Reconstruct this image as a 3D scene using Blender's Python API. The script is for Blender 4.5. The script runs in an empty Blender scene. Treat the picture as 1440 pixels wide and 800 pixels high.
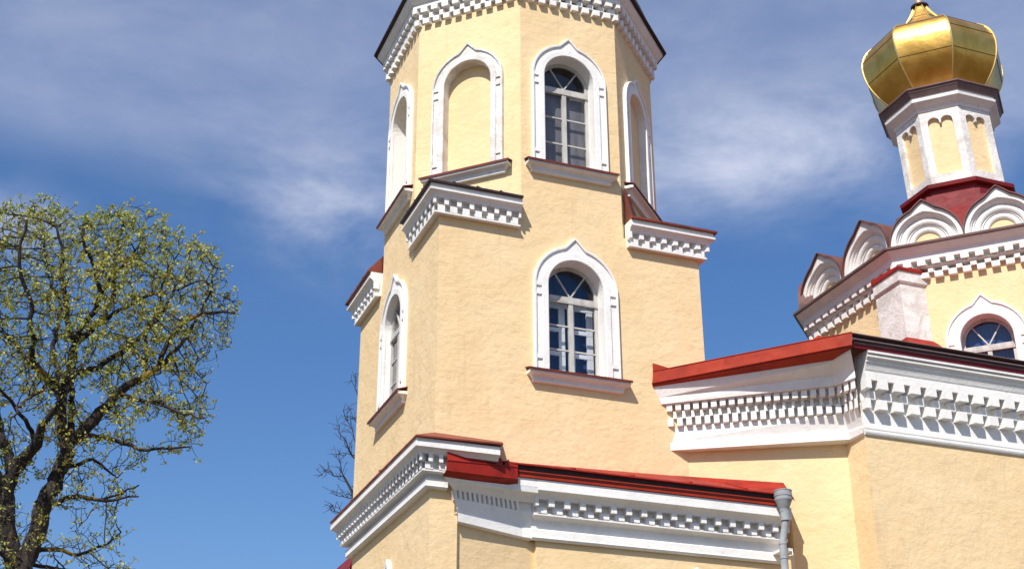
import bpy, math, random
import numpy as np
from mathutils import Vector, Matrix
from mathutils.geometry import tessellate_polygon
random.seed(7); rng = np.random.default_rng(11)
PI = math.pi; R = math.radians
S = bpy.context.scene
COL = S.collection

# ------------------------------------------------------------------ camera
cam_d = bpy.data.cameras.new('camera'); cam = bpy.data.objects.new('camera', cam_d); COL.objects.link(cam)
S.camera = cam
cam_d.sensor_width = 36.0; cam_d.lens = 36.0*1953.355/1440.0
cam_d.clip_start = 0.1; cam_d.clip_end = 6000
r_, u_, f_ = Vector((0.93289348,-0.36014093,-0.00287655)), Vector((-0.15082193,-0.39791064,0.90494191)), Vector((0.32705123,0.84378056,0.42552539))
M = Matrix.Identity(4)
for i in range(3):
    M[i][0] = r_[i]; M[i][1] = u_[i]; M[i][2] = -f_[i]
M[0][3], M[1][3], M[2][3] = -7.7477, -24.1194, 1.6
cam.matrix_world = M

# ------------------------------------------------------------------ sun and sky
SUN = Vector((-0.455, -0.495, 0.741)).normalized()         # towards the sun
sd = bpy.data.lights.new('sun', 'SUN'); sun = bpy.data.objects.new('sun', sd); COL.objects.link(sun)
sd.energy = 5.0; sd.angle = R(0.5); sd.color = (1.0, 0.95, 0.87)
sun.rotation_euler = SUN.to_track_quat('Z', 'Y').to_euler(); sun.location = (-20, -25, 40)
W = bpy.data.worlds.new('World'); S.world = W; W.use_nodes = True
wt = W.node_tree; wt.nodes.clear()
def wn(t, **k):
    n = wt.nodes.new(t)
    for a, b in k.items(): setattr(n, a, b)
    return n
def wl(a, b): wt.links.new(a, b)
sky = wn('ShaderNodeTexSky', sky_type='NISHITA'); sky.sun_disc = False
sky.sun_elevation = math.asin(SUN.z); sky.sun_rotation = math.atan2(SUN.x, SUN.y)
sky.air_density = 1.25; sky.dust_density = 0.8; sky.ozone_density = 4.0; sky.altitude = 0
tc = wn('ShaderNodeTexCoord')
def wmath(op, a, b=None, c=None, clamp=False):
    n = wn('ShaderNodeMath', operation=op); n.use_clamp = clamp
    for i, v in enumerate((a, b, c)):
        if v is None: continue
        if isinstance(v, (int, float)): n.inputs[i].default_value = v
        else: wl(v, n.inputs[i])
    return n.outputs[0]
def wnoise(scale3, scale, detail, rough, dist=0.0):
    mp = wn('ShaderNodeMapping'); mp.inputs['Scale'].default_value = scale3; mp.inputs['Rotation'].default_value = (0, R(4), 0)
    wl(tc.outputs['Generated'], mp.inputs['Vector'])
    n = wn('ShaderNodeTexNoise'); n.inputs['Scale'].default_value = scale; n.inputs['Detail'].default_value = detail
    n.inputs['Roughness'].default_value = rough; n.inputs['Distortion'].default_value = dist
    wl(mp.outputs[0], n.inputs['Vector']); return n.outputs['Fac']
def wramp(v, lo, hi, smooth=True):
    n = wn('ShaderNodeMapRange'); n.interpolation_type = 'SMOOTHSTEP' if smooth else 'LINEAR'
    n.inputs['From Min'].default_value = lo; n.inputs['From Max'].default_value = hi
    wl(v, n.inputs['Value']); return n.outputs[0]
sep = wn('ShaderNodeSeparateXYZ'); wl(tc.outputs['Generated'], sep.inputs[0])
n_big = wnoise((1, 1, 2.2), 3.2, 4, 0.5, 0.1)
n_wisp = wnoise((1, 1, 2.4), 7.0, 6, 0.60, 0.25)
elw = wmath('ADD', sep.outputs[2], wmath('MULTIPLY', wmath('SUBTRACT', n_big, 0.5), 0.10))
veil = wramp(elw, 0.455, 0.525)                            # thin high veil above about 28 degrees
def blob(az, el, raz, rel):                                # a patch of cloud round one direction of the sky
    d = Vector((math.cos(R(el))*math.sin(R(az)), math.cos(R(el))*math.cos(R(az)), math.sin(R(el))))
    t = Vector((math.cos(R(az)), -math.sin(R(az)), 0)); b = t.cross(d)
    def dot(v):
        n = wn('ShaderNodeVectorMath', operation='DOT_PRODUCT'); n.inputs[1].default_value = v
        wl(tc.outputs['Generated'], n.inputs[0]); return n.outputs['Value']
    x = wmath('DIVIDE', dot(t), math.sin(R(raz))); y = wmath('DIVIDE', dot(b), math.sin(R(rel)))
    q = wmath('ADD', wmath('MULTIPLY', x, x), wmath('MULTIPLY', y, y))
    g = wmath('EXPONENT', wmath('MULTIPLY', q, -1.0))
    return wmath('MULTIPLY', g, wmath('GREATER_THAN', dot(d), 0.0))
b1 = blob(12.5, 28.0, 4.6, 2.3); b2 = blob(33.0, 29.6, 10.5, 2.3); b3 = blob(-2, 26.2, 3.0, 1.2)
n_fine = wnoise((1, 1, 3.0), 22.0, 7, 0.66, 0.5)
wsp = wmath('MULTIPLY', wramp(n_wisp, 0.28, 0.74), wmath('ADD', 0.62, wmath('MULTIPLY', n_fine, 0.76)))
cl = wmath('MULTIPLY', wmath('ADD', wmath('ADD', b1, b2), b3), wsp)
fac = wmath('ADD', wmath('MULTIPLY', veil, wmath('ADD', 0.20, wmath('MULTIPLY', wsp, 0.16))), wmath('MULTIPLY', cl, 0.52), clamp=True)
sk2 = wn('ShaderNodeHueSaturation'); sk2.inputs['Saturation'].default_value = 1.20; sk2.inputs['Value'].default_value = 1.0
wl(sky.outputs[0], sk2.inputs['Color'])
tint = wn('ShaderNodeMix', data_type='RGBA', blend_type='MULTIPLY'); tint.inputs[0].default_value = 1.0; tint.inputs[7].default_value = (0.95, 0.95, 1.09, 1)
wl(sk2.outputs[0], tint.inputs[6])
mix = wn('ShaderNodeMix', data_type='RGBA'); wl(fac, mix.inputs[0]); wl(tint.outputs[2], mix.inputs[6])
mix.inputs[7].default_value = (6.6, 6.9, 8.2, 1)
bg = wn('ShaderNodeBackground'); bg.inputs['Strength'].default_value = 0.098
out = wn('ShaderNodeOutputWorld'); wl(mix.outputs[2], bg.inputs['Color']); wl(bg.outputs[0], out.inputs['Surface'])
S.view_settings.view_transform = 'Standard'; S.view_settings.look = 'None'
S.view_settings.exposure = 0.24; S.view_settings.gamma = 1.0; S.view_settings.use_curve_mapping = False
S.render.engine = 'CYCLES'
try: S.cycles.max_bounces = 8; S.cycles.transparent_max_bounces = 12
except Exception: pass

# ------------------------------------------------------------------ materials
MATS = {}
def new_mat(name, col, rough=0.8, metal=0.0):
    m = bpy.data.materials.new(name); m.use_nodes = True
    b = m.node_tree.nodes['Principled BSDF']
    b.inputs['Base Color'].default_value = (*col, 1); b.inputs['Roughness'].default_value = rough; b.inputs['Metallic'].default_value = metal
    MATS[name] = m; return m, m.node_tree, b
def noise(nt, scale, detail=4, rough=0.55, dist=0.0, scale3=(1, 1, 1)):
    g = nt.nodes.new('ShaderNodeNewGeometry'); mp = nt.nodes.new('ShaderNodeMapping'); mp.inputs['Scale'].default_value = scale3
    n = nt.nodes.new('ShaderNodeTexNoise'); n.inputs['Scale'].default_value = scale; n.inputs['Detail'].default_value = detail
    n.inputs['Roughness'].default_value = rough; n.inputs['Distortion'].default_value = dist
    nt.links.new(g.outputs['Position'], mp.inputs[0]); nt.links.new(mp.outputs[0], n.inputs['Vector']); return n.outputs['Fac']
def ramp(nt, v, lo, hi):
    n = nt.nodes.new('ShaderNodeMapRange'); n.interpolation_type = 'SMOOTHSTEP'
    n.inputs['From Min'].default_value = lo; n.inputs['From Max'].default_value = hi; nt.links.new(v, n.inputs['Value']); return n.outputs[0]
def mixc(nt, f, a, b):
    n = nt.nodes.new('ShaderNodeMix'); n.data_type = 'RGBA'; nt.links.new(f, n.inputs[0])
    for i, c in ((6, a), (7, b)):
        if isinstance(c, tuple): n.inputs[i].default_value = (*c, 1)
        else: nt.links.new(c, n.inputs[i])
    return n.outputs[2]
def bump(nt, b, vals, strength=1.0):
    prev = None
    for v, dist in vals:
        n = nt.nodes.new('ShaderNodeBump'); n.inputs['Strength'].default_value = strength; n.inputs['Distance'].default_value = dist
        nt.links.new(v, n.inputs['Height'])
        if prev: nt.links.new(prev, n.inputs['Normal'])
        prev = n.outputs[0]
    nt.links.new(prev, b.inputs['Normal'])
def mul(nt, a, k):
    n = nt.nodes.new('ShaderNodeMath'); n.operation = 'MULTIPLY'; nt.links.new(a, n.inputs[0])
    if isinstance(k, (int, float)): n.inputs[1].default_value = k
    else: nt.links.new(k, n.inputs[1])
    return n.outputs[0]
def stucco(name, c0, c1, c2, bm=1.0):
    m, nt, b = new_mat(name, c0, 0.92)
    a = mixc(nt, ramp(nt, noise(nt, 0.55, 5, 0.6, 0.3), 0.36, 0.64), c0, c1)
    a = mixc(nt, mul(nt, ramp(nt, noise(nt, 3.4, 6, 0.7, 0.5, (1, 1, 1.6)), 0.52, 0.72), 0.65), a, c2)
    a = mixc(nt, mul(nt, ramp(nt, noise(nt, 1.1, 6, 0.7, 0.3, (4.0, 4.0, 0.22)), 0.56, 0.74), 0.45), a, tuple(x*y for x, y in zip(c2, (.88, .86, .92))))
    a = mixc(nt, mul(nt, ramp(nt, noise(nt, 1.9, 3, 0.5, 0.2), 0.64, 0.68), 0.30), a, tuple(min(.9, x*1.08) for x in c1))
    a = mixc(nt, mul(nt, ramp(nt, noise(nt, 30, 2, 0.5), 0.72, 0.80), 0.55), a, tuple(x*0.5 for x in c2))
    nt.links.new(a, b.inputs['Base Color'])
    bump(nt, b, [(noise(nt, 1.8, 3, 0.5, 0.2), 0.030*bm), (noise(nt, 7.0, 5, 0.6, 0.3, (1, 1, 1.5)), 0.012*bm), (noise(nt, 30, 3, 0.6, 0.2), 0.0022*bm)])
    return m
stucco('yellow_stucco', (0.76, 0.555, 0.305), (0.79, 0.60, 0.35), (0.65, 0.46, 0.24))
m, nt, b = new_mat('white_plaster', (0.80, 0.78, 0.75), 0.85)
a = mixc(nt, ramp(nt, noise(nt, 1.3, 5, 0.6, 0.7), 0.40, 0.70), (0.82, 0.80, 0.77), (0.74, 0.715, 0.69))
a = mixc(nt, mul(nt, ramp(nt, noise(nt, 9, 6, 0.7, 0.8, (1, 1, 0.6)), 0.56, 0.72), 0.45), a, (0.50, 0.45, 0.40))
a = mixc(nt, mul(nt, ramp(nt, noise(nt, 26, 5, 0.7, 0.3), 0.60, 0.70), 0.5), a, (0.46, 0.41, 0.36))
nt.links.new(a, b.inputs['Base Color']); bump(nt, b, [(noise(nt, 14, 5, 0.6, 0.5), 0.008)])
m, nt, b = new_mat('worn_plaster', (0.74, 0.72, 0.69), 0.9)
a = mixc(nt, ramp(nt, noise(nt, 1.6, 6, 0.68, 1.0), 0.40, 0.64), (0.80, 0.77, 0.74), (0.58, 0.54, 0.50))
a = mixc(nt, ramp(nt, noise(nt, 16, 6, 0.75, 0.6), 0.60, 0.68), a, (0.52, 0.46, 0.38))
nt.links.new(a, b.inputs['Base Color']); bump(nt, b, [(noise(nt, 12, 6, 0.7, 0.6), 0.02)])
def metal_paint(name, c0, c1, rough=0.45):
    m, nt, b = new_mat(name, c0, rough); b.inputs['Specular IOR Level'].default_value = 0.22
    nt.links.new(mixc(nt, ramp(nt, noise(nt, 1.7, 6, 0.65, 0.8), 0.40, 0.66), c0, c1), b.inputs['Base Color'])
    rr = nt.nodes.new('ShaderNodeMapRange'); rr.inputs['To Min'].default_value = rough-0.1; rr.inputs['To Max'].default_value = rough+0.25
    nt.links.new(noise(nt, 6, 4), rr.inputs['Value']); nt.links.new(rr.outputs[0], b.inputs['Roughness'])
    bump(nt, b, [(noise(nt, 1.6, 2, 0.5), 0.03), (noise(nt, 9, 3, 0.5), 0.004)])
    return m
metal_paint('red_sheet', (0.33, 0.020, 0.012), (0.21, 0.015, 0.010), 0.5)
metal_paint('brick_red_sheet', (0.34, 0.030, 0.010), (0.25, 0.022, 0.009), 0.6)
metal_paint('crimson_sheet', (0.21, 0.018, 0.020), (0.14, 0.014, 0.016))
metal_paint('brown_sheet', (0.20, 0.050, 0.034), (0.12, 0.034, 0.026))
metal_paint('gable_brown', (0.15, 0.06, 0.05), (0.10, 0.045, 0.04))
metal_paint('rust_sheet', (0.26, 0.060, 0.036), (0.14, 0.038, 0.026))
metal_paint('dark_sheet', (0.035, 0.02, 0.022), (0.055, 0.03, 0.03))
metal_paint('grey_sheet', (0.20, 0.14, 0.135), (0.16, 0.11, 0.11))
metal_paint('zinc', (0.33, 0.345, 0.36), (0.25, 0.26, 0.275), 0.5)
m, nt, b = new_mat('gold', (0.9, 0.5, 0.11), 0.3, 1.0)
nt.links.new(mixc(nt, ramp(nt, noise(nt, 1.3, 5, 0.6, 0.5), 0.38, 0.68), (0.85, 0.50, 0.13), (0.66, 0.36, 0.07)), b.inputs['Base Color'])
rr = nt.nodes.new('ShaderNodeMapRange'); rr.inputs['To Min'].default_value = 0.27; rr.inputs['To Max'].default_value = 0.46
nt.links.new(noise(nt, 4, 5), rr.inputs['Value']); nt.links.new(rr.outputs[0], b.inputs['Roughness'])
bump(nt, b, [(noise(nt, 1.4, 3, 0.5), 0.035)])
new_mat('gold_trim', (0.85, 0.62, 0.25), 0.42, 0.9)
new_mat('seam_dark_gold', (0.10, 0.06, 0.02), 0.7, 0.3)  # dark gold of the seam lines round the dome
new_mat('finial_pink', (0.55, 0.30, 0.20), 0.5, 0.3)
m, nt, b = new_mat('window_wood', (0.62, 0.60, 0.57), 0.6)
nt.links.new(mixc(nt, ramp(nt, noise(nt, 7, 4, 0.6, 0, (1, 1, 0.3)), 0.4, 0.7), (0.50, 0.48, 0.45), (0.38, 0.355, 0.33)), b.inputs['Base Color'])
new_mat('white_wood', (0.80, 0.79, 0.77), 0.55)
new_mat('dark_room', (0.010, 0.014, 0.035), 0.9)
m, nt, b = new_mat('pale_reflection', (0.55, 0.54, 0.52), 0.9)  # pale backing: the bright reflection in the glass, put into colour
nt.links.new(mixc(nt, ramp(nt, noise(nt, 3, 3, 0.5, 0, (5, 5, 0.4)), 0.35, 0.7), (0.62, 0.61, 0.60), (0.42, 0.41, 0.42)), b.inputs['Base Color'])
m, nt, b = new_mat('grey_blind', (0.22, 0.20, 0.19), 0.9)
nt.links.new(mixc(nt, ramp(nt, noise(nt, 2, 3, 0.5, 0, (4, 4, 0.6)), 0.35, 0.7), (0.20, 0.18, 0.175), (0.13, 0.115, 0.11)), b.inputs['Base Color'])
m, nt, b = new_mat('sky_reflect_blue', (0.02, 0.07, 0.20), 0.85)  # blue backing: sky mirrored in the panes, put into its colour
nt.links.new(mixc(nt, ramp(nt, noise(nt, 3, 3, 0.5, 0, (5, 5, 0.4)), 0.35, 0.7), (0.008, 0.040, 0.15), (0.018, 0.070, 0.23)), b.inputs['Base Color'])
m = bpy.data.materials.new('window_glass'); m.use_nodes = True; MATS['window_glass'] = m; nt = m.node_tree; nt.nodes.clear()
o = nt.nodes.new('ShaderNodeOutputMaterial'); mx = nt.nodes.new('ShaderNodeMixShader'); fr = nt.nodes.new('ShaderNodeLayerWeight'); fr.inputs[0].default_value = 0.5
t = nt.nodes.new('ShaderNodeBsdfTransparent'); t.inputs[0].default_value = (0.86, 0.90, 0.95, 1); g = nt.nodes.new('ShaderNodeBsdfGlossy'); g.inputs['Roughness'].default_value = 0.02
pw = nt.nodes.new('ShaderNodeMath'); pw.operation = 'POWER'; pw.inputs[1].default_value = 3.0
sc = nt.nodes.new('ShaderNodeMath'); sc.operation = 'MULTIPLY_ADD'; sc.inputs[1].default_value = 0.75; sc.inputs[2].default_value = 0.06; sc.use_clamp = True
nt.links.new(fr.outputs['Facing'], pw.inputs[0]); nt.links.new(pw.outputs[0], sc.inputs[0]); nt.links.new(sc.outputs[0], mx.inputs[0]); nt.links.new(t.outputs[0], mx.inputs[1]); nt.links.new(g.outputs[0], mx.inputs[2]); nt.links.new(mx.outputs[0], o.inputs['Surface'])
m, nt, b = new_mat('gravel_ground', (0.06, 0.09, 0.03), 1.0)
nt.links.new(mixc(nt, ramp(nt, noise(nt, 0.15, 6), 0.4, 0.6), (0.07, 0.065, 0.045), (0.11, 0.09, 0.065)), b.inputs['Base Color'])
m, nt, b = new_mat('bark', (0.05, 0.035, 0.028), 0.95)
a = mixc(nt, ramp(nt, noise(nt, 14, 5, 0.6, 0.3, (1, 1, 0.35)), 0.42, 0.60), (0.014, 0.010, 0.009), (0.040, 0.029, 0.025))
a = mixc(nt, mul(nt, ramp(nt, noise(nt, 1.1, 5, 0.65, 0.6), 0.57, 0.66), 0.8), a, (0.30, 0.19, 0.02))
nt.links.new(a, b.inputs['Base Color']); bump(nt, b, [(noise(nt, 18, 5, 0.6, 0.4, (1, 1, 0.3)), 0.03)])
m, nt, b = new_mat('bare_bark', (0.045, 0.032, 0.032), 0.95)
m, nt, b = new_mat('young_leaf', (0.19, 0.22, 0.05), 0.6)
g = nt.nodes.new('ShaderNodeObjectInfo')
a = mixc(nt, ramp(nt, noise(nt, 0.7, 4, 0.6), 0.38, 0.66), (0.34, 0.37, 0.06), (0.56, 0.47, 0.05))
a = mixc(nt, ramp(nt, noise(nt, 9, 3, 0.6), 0.45, 0.62), a, (0.34, 0.40, 0.14))
nt.links.new(a, b.inputs['Base Color'])
tr = nt.nodes.new('ShaderNodeBsdfTranslucent'); nt.links.new(a, tr.inputs[0]); ms = nt.nodes.new('ShaderNodeMixShader'); ms.inputs[0].default_value = 0.35
nt.links.new(b.outputs[0], ms.inputs[1]); nt.links.new(tr.outputs[0], ms.inputs[2]); nt.links.new(ms.outputs[0], nt.nodes['Material Output'].inputs['Surface'])

# ------------------------------------------------------------------ mesh helpers
class MB:
    def __init__(s): s.v = []; s.f = []; s.mi = []
    def add(s, verts, faces, mi=0):
        o = len(s.v); s.v += [tuple(p) for p in verts]
        for f in faces: s.f.append(tuple(i+o for i in f)); s.mi.append(mi)
    def box(s, a, b, mi=0):
        (x0, y0, z0), (x1, y1, z1) = a, b
        s.hexa([(x0,y0,z0),(x1,y0,z0),(x1,y1,z0),(x0,y1,z0),(x0,y0,z1),(x1,y0,z1),(x1,y1,z1),(x0,y1,z1)], mi)
    def hexa(s, p, mi=0):   # bottom 4, top 4
        s.add(p, [(3,2,1,0),(4,5,6,7),(0,1,5,4),(1,2,6,5),(2,3,7,6),(3,0,4,7)], mi)
    def strip(s, r0, r1, closed=False, mi=0):
        n = len(r0); o = len(s.v); s.v += [tuple(p) for p in r0]+[tuple(p) for p in r1]
        for i in range(n if closed else n-1):
            j = (i+1) % n; s.f.append((o+i, o+j, o+n+j, o+n+i)); s.mi.append(mi)
    def poly(s, pts, mi=0): s.add(pts, [tuple(range(len(pts)))], mi)
    def tess(s, loops3, loops2, mi=0):
        tri = tessellate_polygon([[Vector((a, b, 0)) for a, b in l] for l in loops2])
        flat = [p for l in loops3 for p in l]; s.add(flat, [tuple(t) for t in tri], mi)
    def tube(s, pts, rad, n=8, cap=True, mi=0):
        pts = [Vector(p) for p in pts]; rings = []
        if not hasattr(rad, '__len__'): rad = [rad]*len(pts)
        d = (pts[1]-pts[0]).normalized(); a = d.orthogonal().normalized()
        for i, p in enumerate(pts):
            if 0 < i < len(pts)-1: t = ((pts[i+1]-p).normalized()+(p-pts[i-1]).normalized()).normalized()
            elif i == 0: t = (pts[1]-p).normalized()
            else: t = (p-pts[i-1]).normalized()
            a = (a - t*a.dot(t)).normalized(); b = t.cross(a)
            rings.append([p+(a*math.cos(2*PI*k/n)+b*math.sin(2*PI*k/n))*rad[i] for k in range(n)])
        for r0, r1 in zip(rings, rings[1:]): s.strip(r0, r1, True, mi)
        if cap: s.poly(rings[0][::-1], mi); s.poly(rings[-1], mi)
    def build(s, name, mat, parent=None, smooth=False, recalc=True):
        off = ROOTLOC.get(parent.name, Vector((0,0,0))) if parent else Vector((0,0,0))
        me = bpy.data.meshes.new(name); me.from_pydata([tuple(Vector(p)-off) for p in s.v], [], s.f)
        mats = mat if isinstance(mat, (list, tuple)) else [mat]
        for k in mats: me.materials.append(MATS[k])
        if len(mats) > 1: me.polygons.foreach_set('material_index', s.mi)
        if recalc:
            import bmesh
            bm = bmesh.new(); bm.from_mesh(me); bmesh.ops.remove_doubles(bm, verts=bm.verts, dist=1e-5)
            bmesh.ops.recalc_face_normals(bm, faces=bm.faces); bm.to_mesh(me); bm.free()
        if smooth: me.polygons.foreach_set('use_smooth', [True]*len(me.polygons))
        ob = bpy.data.objects.new(name, me); COL.objects.link(ob)
        if parent: ob.parent = parent; ROOTLOC[ob.name] = off
        return ob
ROOTLOC = {}
def thing(name, label, cat, loc, group=None):
    o = bpy.data.objects.new(name, None); COL.objects.link(o); o.location = loc; o.empty_display_size = 0.5
    o['label'] = label; o['category'] = cat; ROOTLOC[o.name] = Vector(loc)
    if group: o['group'] = group
    return o
def V(*a): return Vector(a)

def mitres(path, closed=False):
    """outward mitre vectors of a plan polyline walked with the outside on its LEFT... outward = right-hand side"""
    n = len(path); P = [Vector(p) for p in path]; out = []
    def nrm(a, b): d = (b-a).normalized(); return Vector((d.y, -d.x))
    for i in range(n):
        if closed or 0 < i < n-1:
            n0 = nrm(P[i-1], P[i]); n1 = nrm(P[i], P[(i+1) % n])
            m_ = n0+n1; m_ = m_/max(m_.dot(n0), 0.05) if m_.length > 1e-6 else n0
            out.append(m_)
        elif i == 0: out.append(nrm(P[0], P[1]))
        else: out.append(nrm(P[-2], P[-1]))
    return out
def row(path, mit, o, z): return [V(p[0]+m_.x*o, p[1]+m_.y*o, z) for p, m_ in zip(path, mit)]
def blocks(mb, fb, ft, bb, bt, spacing, wfrac, phase, closed=False, jitter=0.007):
    """blocks between front rows (bottom, top) and back rows along every segment"""
    n = len(fb)
    for i in range(n if closed else n-1):
        j = (i+1) % n; L = (fb[j]-fb[i]).length
        c = max(1, round(L/spacing)); 
        for k in range(c+1):
            t0 = (k+phase-wfrac/2)/c; t1 = (k+phase+wfrac/2)/c
            t0 = max(t0, 0); t1 = min(t1, 1)
            if t1-t0 < 0.02/c*2: continue
            q = lambda r, t: r[i].lerp(r[j], t)
            e = Vector((0, 0, random.uniform(-jitter, jitter)))
            mb.hexa([q(fb, t0)+e, q(fb, t1)+e, q(bb, t1)+e, q(bb, t0)+e, q(ft, t0), q(ft, t1), q(bt, t1), q(bt, t0)])
def cornice(mb, path, prof, closed=False, caps=True):
    """prof: list of (o, z) points bottom to top, or ('B', z0, z1, front, back, spacing, width, phase)"""
    mit = mitres(path, closed); pts = []
    for e in prof:
        if e[0] == 'B':
            _, z0, z1, fo, bo, sp, w, ph = e; pts += [(bo, z0), (bo, z1)]
            blocks(mb, row(path, mit, fo, z0), row(path, mit, fo, z1), row(path, mit, bo-.01, z0), row(path, mit, bo-.01, z1), sp, w, ph, closed)
        else: pts.append(e)
    rows = [row(path, mit, o, z) for o, z in pts]
    for a, b in zip(rows, rows[1:]): mb.strip(a, b, closed)
    if caps and not closed:
        for k in (0, -1):
            b0 = row(path, mit, -0.05, pts[0][1])[k]; b1 = row(path, mit, -0.05, pts[-1][1])[k]
            poly = [b0]+[r[k] for r in rows]+[b1]
            d = Vector(path[1])-Vector(path[0]) if k == 0 else Vector(path[-1])-Vector(path[-2])
            nn = Vector((d.y, -d.x)).normalized()
            mb.tess([poly], [[(p.x*nn.x+p.y*nn.y, p.z) for p in poly]])

def frame_uv(o, ang):
    """local frame of a wall: o = plan origin, ang = direction of u; outward = right-hand side of u"""
    u = V(math.cos(ang), math.sin(ang), 0); n = V(u.y, -u.x, 0); o = V(o[0], o[1], 0)
    return lambda a, z, d=0.0: o+u*a+n*d+V(0, 0, z)
def arch(uc, hw, zb, zs, seg=20):
    """opening outline, from bottom left over the arch to bottom right"""
    return [(uc-hw, zb)]+[(uc-hw*math.cos(PI*k/seg), zs+hw*math.sin(PI*k/seg)) for k in range(seg+1)]+[(uc+hw, zb)]
def wall_plane(mb, F, outline, holes, mi=0):
    mb.tess([[F(a, z) for a, z in l] for l in [outline]+holes], [outline]+holes, mi)
def reveal(mb, F, op, depth, mi=0, bottom=True):
    mb.strip([F(a, z, 0.02) for a, z in op], [F(a, z, -depth) for a, z in op], False, mi)
    if bottom: mb.strip([F(*op[0], 0.0), F(*op[-1], 0.0)], [F(*op[0], -depth), F(*op[-1], -depth)], False, mi)
def surround(mb, F, uc, hw, zb, zs, w, tip, seg=48, k=0.8):
    """ogee moulding round an arched opening: inner roll, channel, outer fillet, with a pointed tip"""
    def outl(off, tipf):
        pts = [(uc-hw-off, zb)]
        for i in range(seg+1):
            th = PI*i/seg; fr_ = abs(th-PI/2)/R(15); e = tipf*.85*max(0, 1-fr_)**1.35
            rr_ = hw+off+e; pts.append((uc-rr_*math.cos(th), zs+rr_*math.sin(th)))
        pts.append((uc+hw+off, zb)); return pts
    prof = [(0.0, 0.02, 0), (0.0, 0.085, 0), (0.015, 0.10, 0), (0.42*w, 0.10, .15), (0.45*w, 0.085, .2), (0.47*w, 0.06, .3), (0.84*w, 0.06, .93), (0.845*w, 0.105, .94), (0.97*w, 0.11, 1), (1.0*w, 0.095, 1), (1.0*w, -0.01, 1)]
    seg_=seg
    rows = [[F(a, z, d*k) for a, z in outl(off, tip*tf)] for off, d, tf in prof]
    for a, b in zip(rows, rows[1:]): mb.strip(a, b)
    for e in (0, -1): mb.poly([r[e] for r in rows])
    for sx in (-1, 1):
        for z in (zs-0.06, zs-0.26, zb+0.22):
            a0, a1 = uc+sx*(hw+0.44*w), uc+sx*(hw+0.88*w)
            a0, a1 = min(a0, a1), max(a0, a1)
            lo, hi = [F(a0, z, .05), F(a1, z, .05), F(a1, z, .098*k), F(a0, z, .098*k)], [F(a0, z+.085, .05), F(a1, z+.085, .05), F(a1, z+.085, .098*k), F(a0, z+.085, .098*k)]
            mb.hexa(lo+hi)
def sill(F, uc, hw, zt, parent, mats=('brown_sheet', 'white_plaster'), d=0.24):
    mb = MB()
    def ring(e, dd, z): return [F(uc-hw+e, z, -.02), F(uc-hw+e, z, dd), F(uc+hw-e, z, dd), F(uc+hw-e, z, -.02)]
    lv = [(.15, .05, zt-.27), (.14, .085, zt-.26), (.135, .09, zt-.225), (.15, .07, zt-.22), (.10, .11, zt-.15), (.06, .165, zt-.125), (.055, .17, zt-.12), (.03, .205, zt-.115), (.03, .21, zt-.06), (.03, .21, zt-.05)]
    for (e, dd, z), (e2, d2, z2) in zip(lv, lv[1:]): mb.strip(ring(e, dd, z), ring(e2, d2, z2))
    mb.poly(ring(*lv[0])); mb.poly(ring(*lv[-1]))
    s_ = mb.build('sill', mats[1], parent)
    m2 = MB()
    b0 = [F(uc-hw, zt-.045, d), F(uc+hw, zt-.045, d), F(uc+hw, zt+.035, -.02), F(uc-hw, zt+.035, -.02)]
    t0 = [p+V(0, 0, .018) for p in b0]; m2.hexa(b0+t0)
    m2.hexa([F(uc-hw, zt-.075, d-.004), F(uc+hw, zt-.075, d-.004), F(uc+hw, zt-.075, d-.02), F(uc-hw, zt-.075, d-.02), F(uc-hw, zt-.03, d-.004), F(uc+hw, zt-.03, d-.004), F(uc+hw, zt-.03, d-.02), F(uc-hw, zt-.03, d-.02)])
    m2.build('sill_sheet', mats[0], parent)
def bar(mb, F, a0, z0, a1, z1, w, d0, d1):
    dx, dz = a1-a0, z1-z0; L = math.hypot(dx, dz); nx, nz = -dz/L*w/2, dx/L*w/2
    q = [(a0+nx, z0+nz), (a0-nx, z0-nz), (a1-nx, z1-nz), (a1+nx, z1+nz)]
    mb.hexa([F(a, z, d0) for a, z in q]+[F(a, z, d1) for a, z in q])
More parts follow.
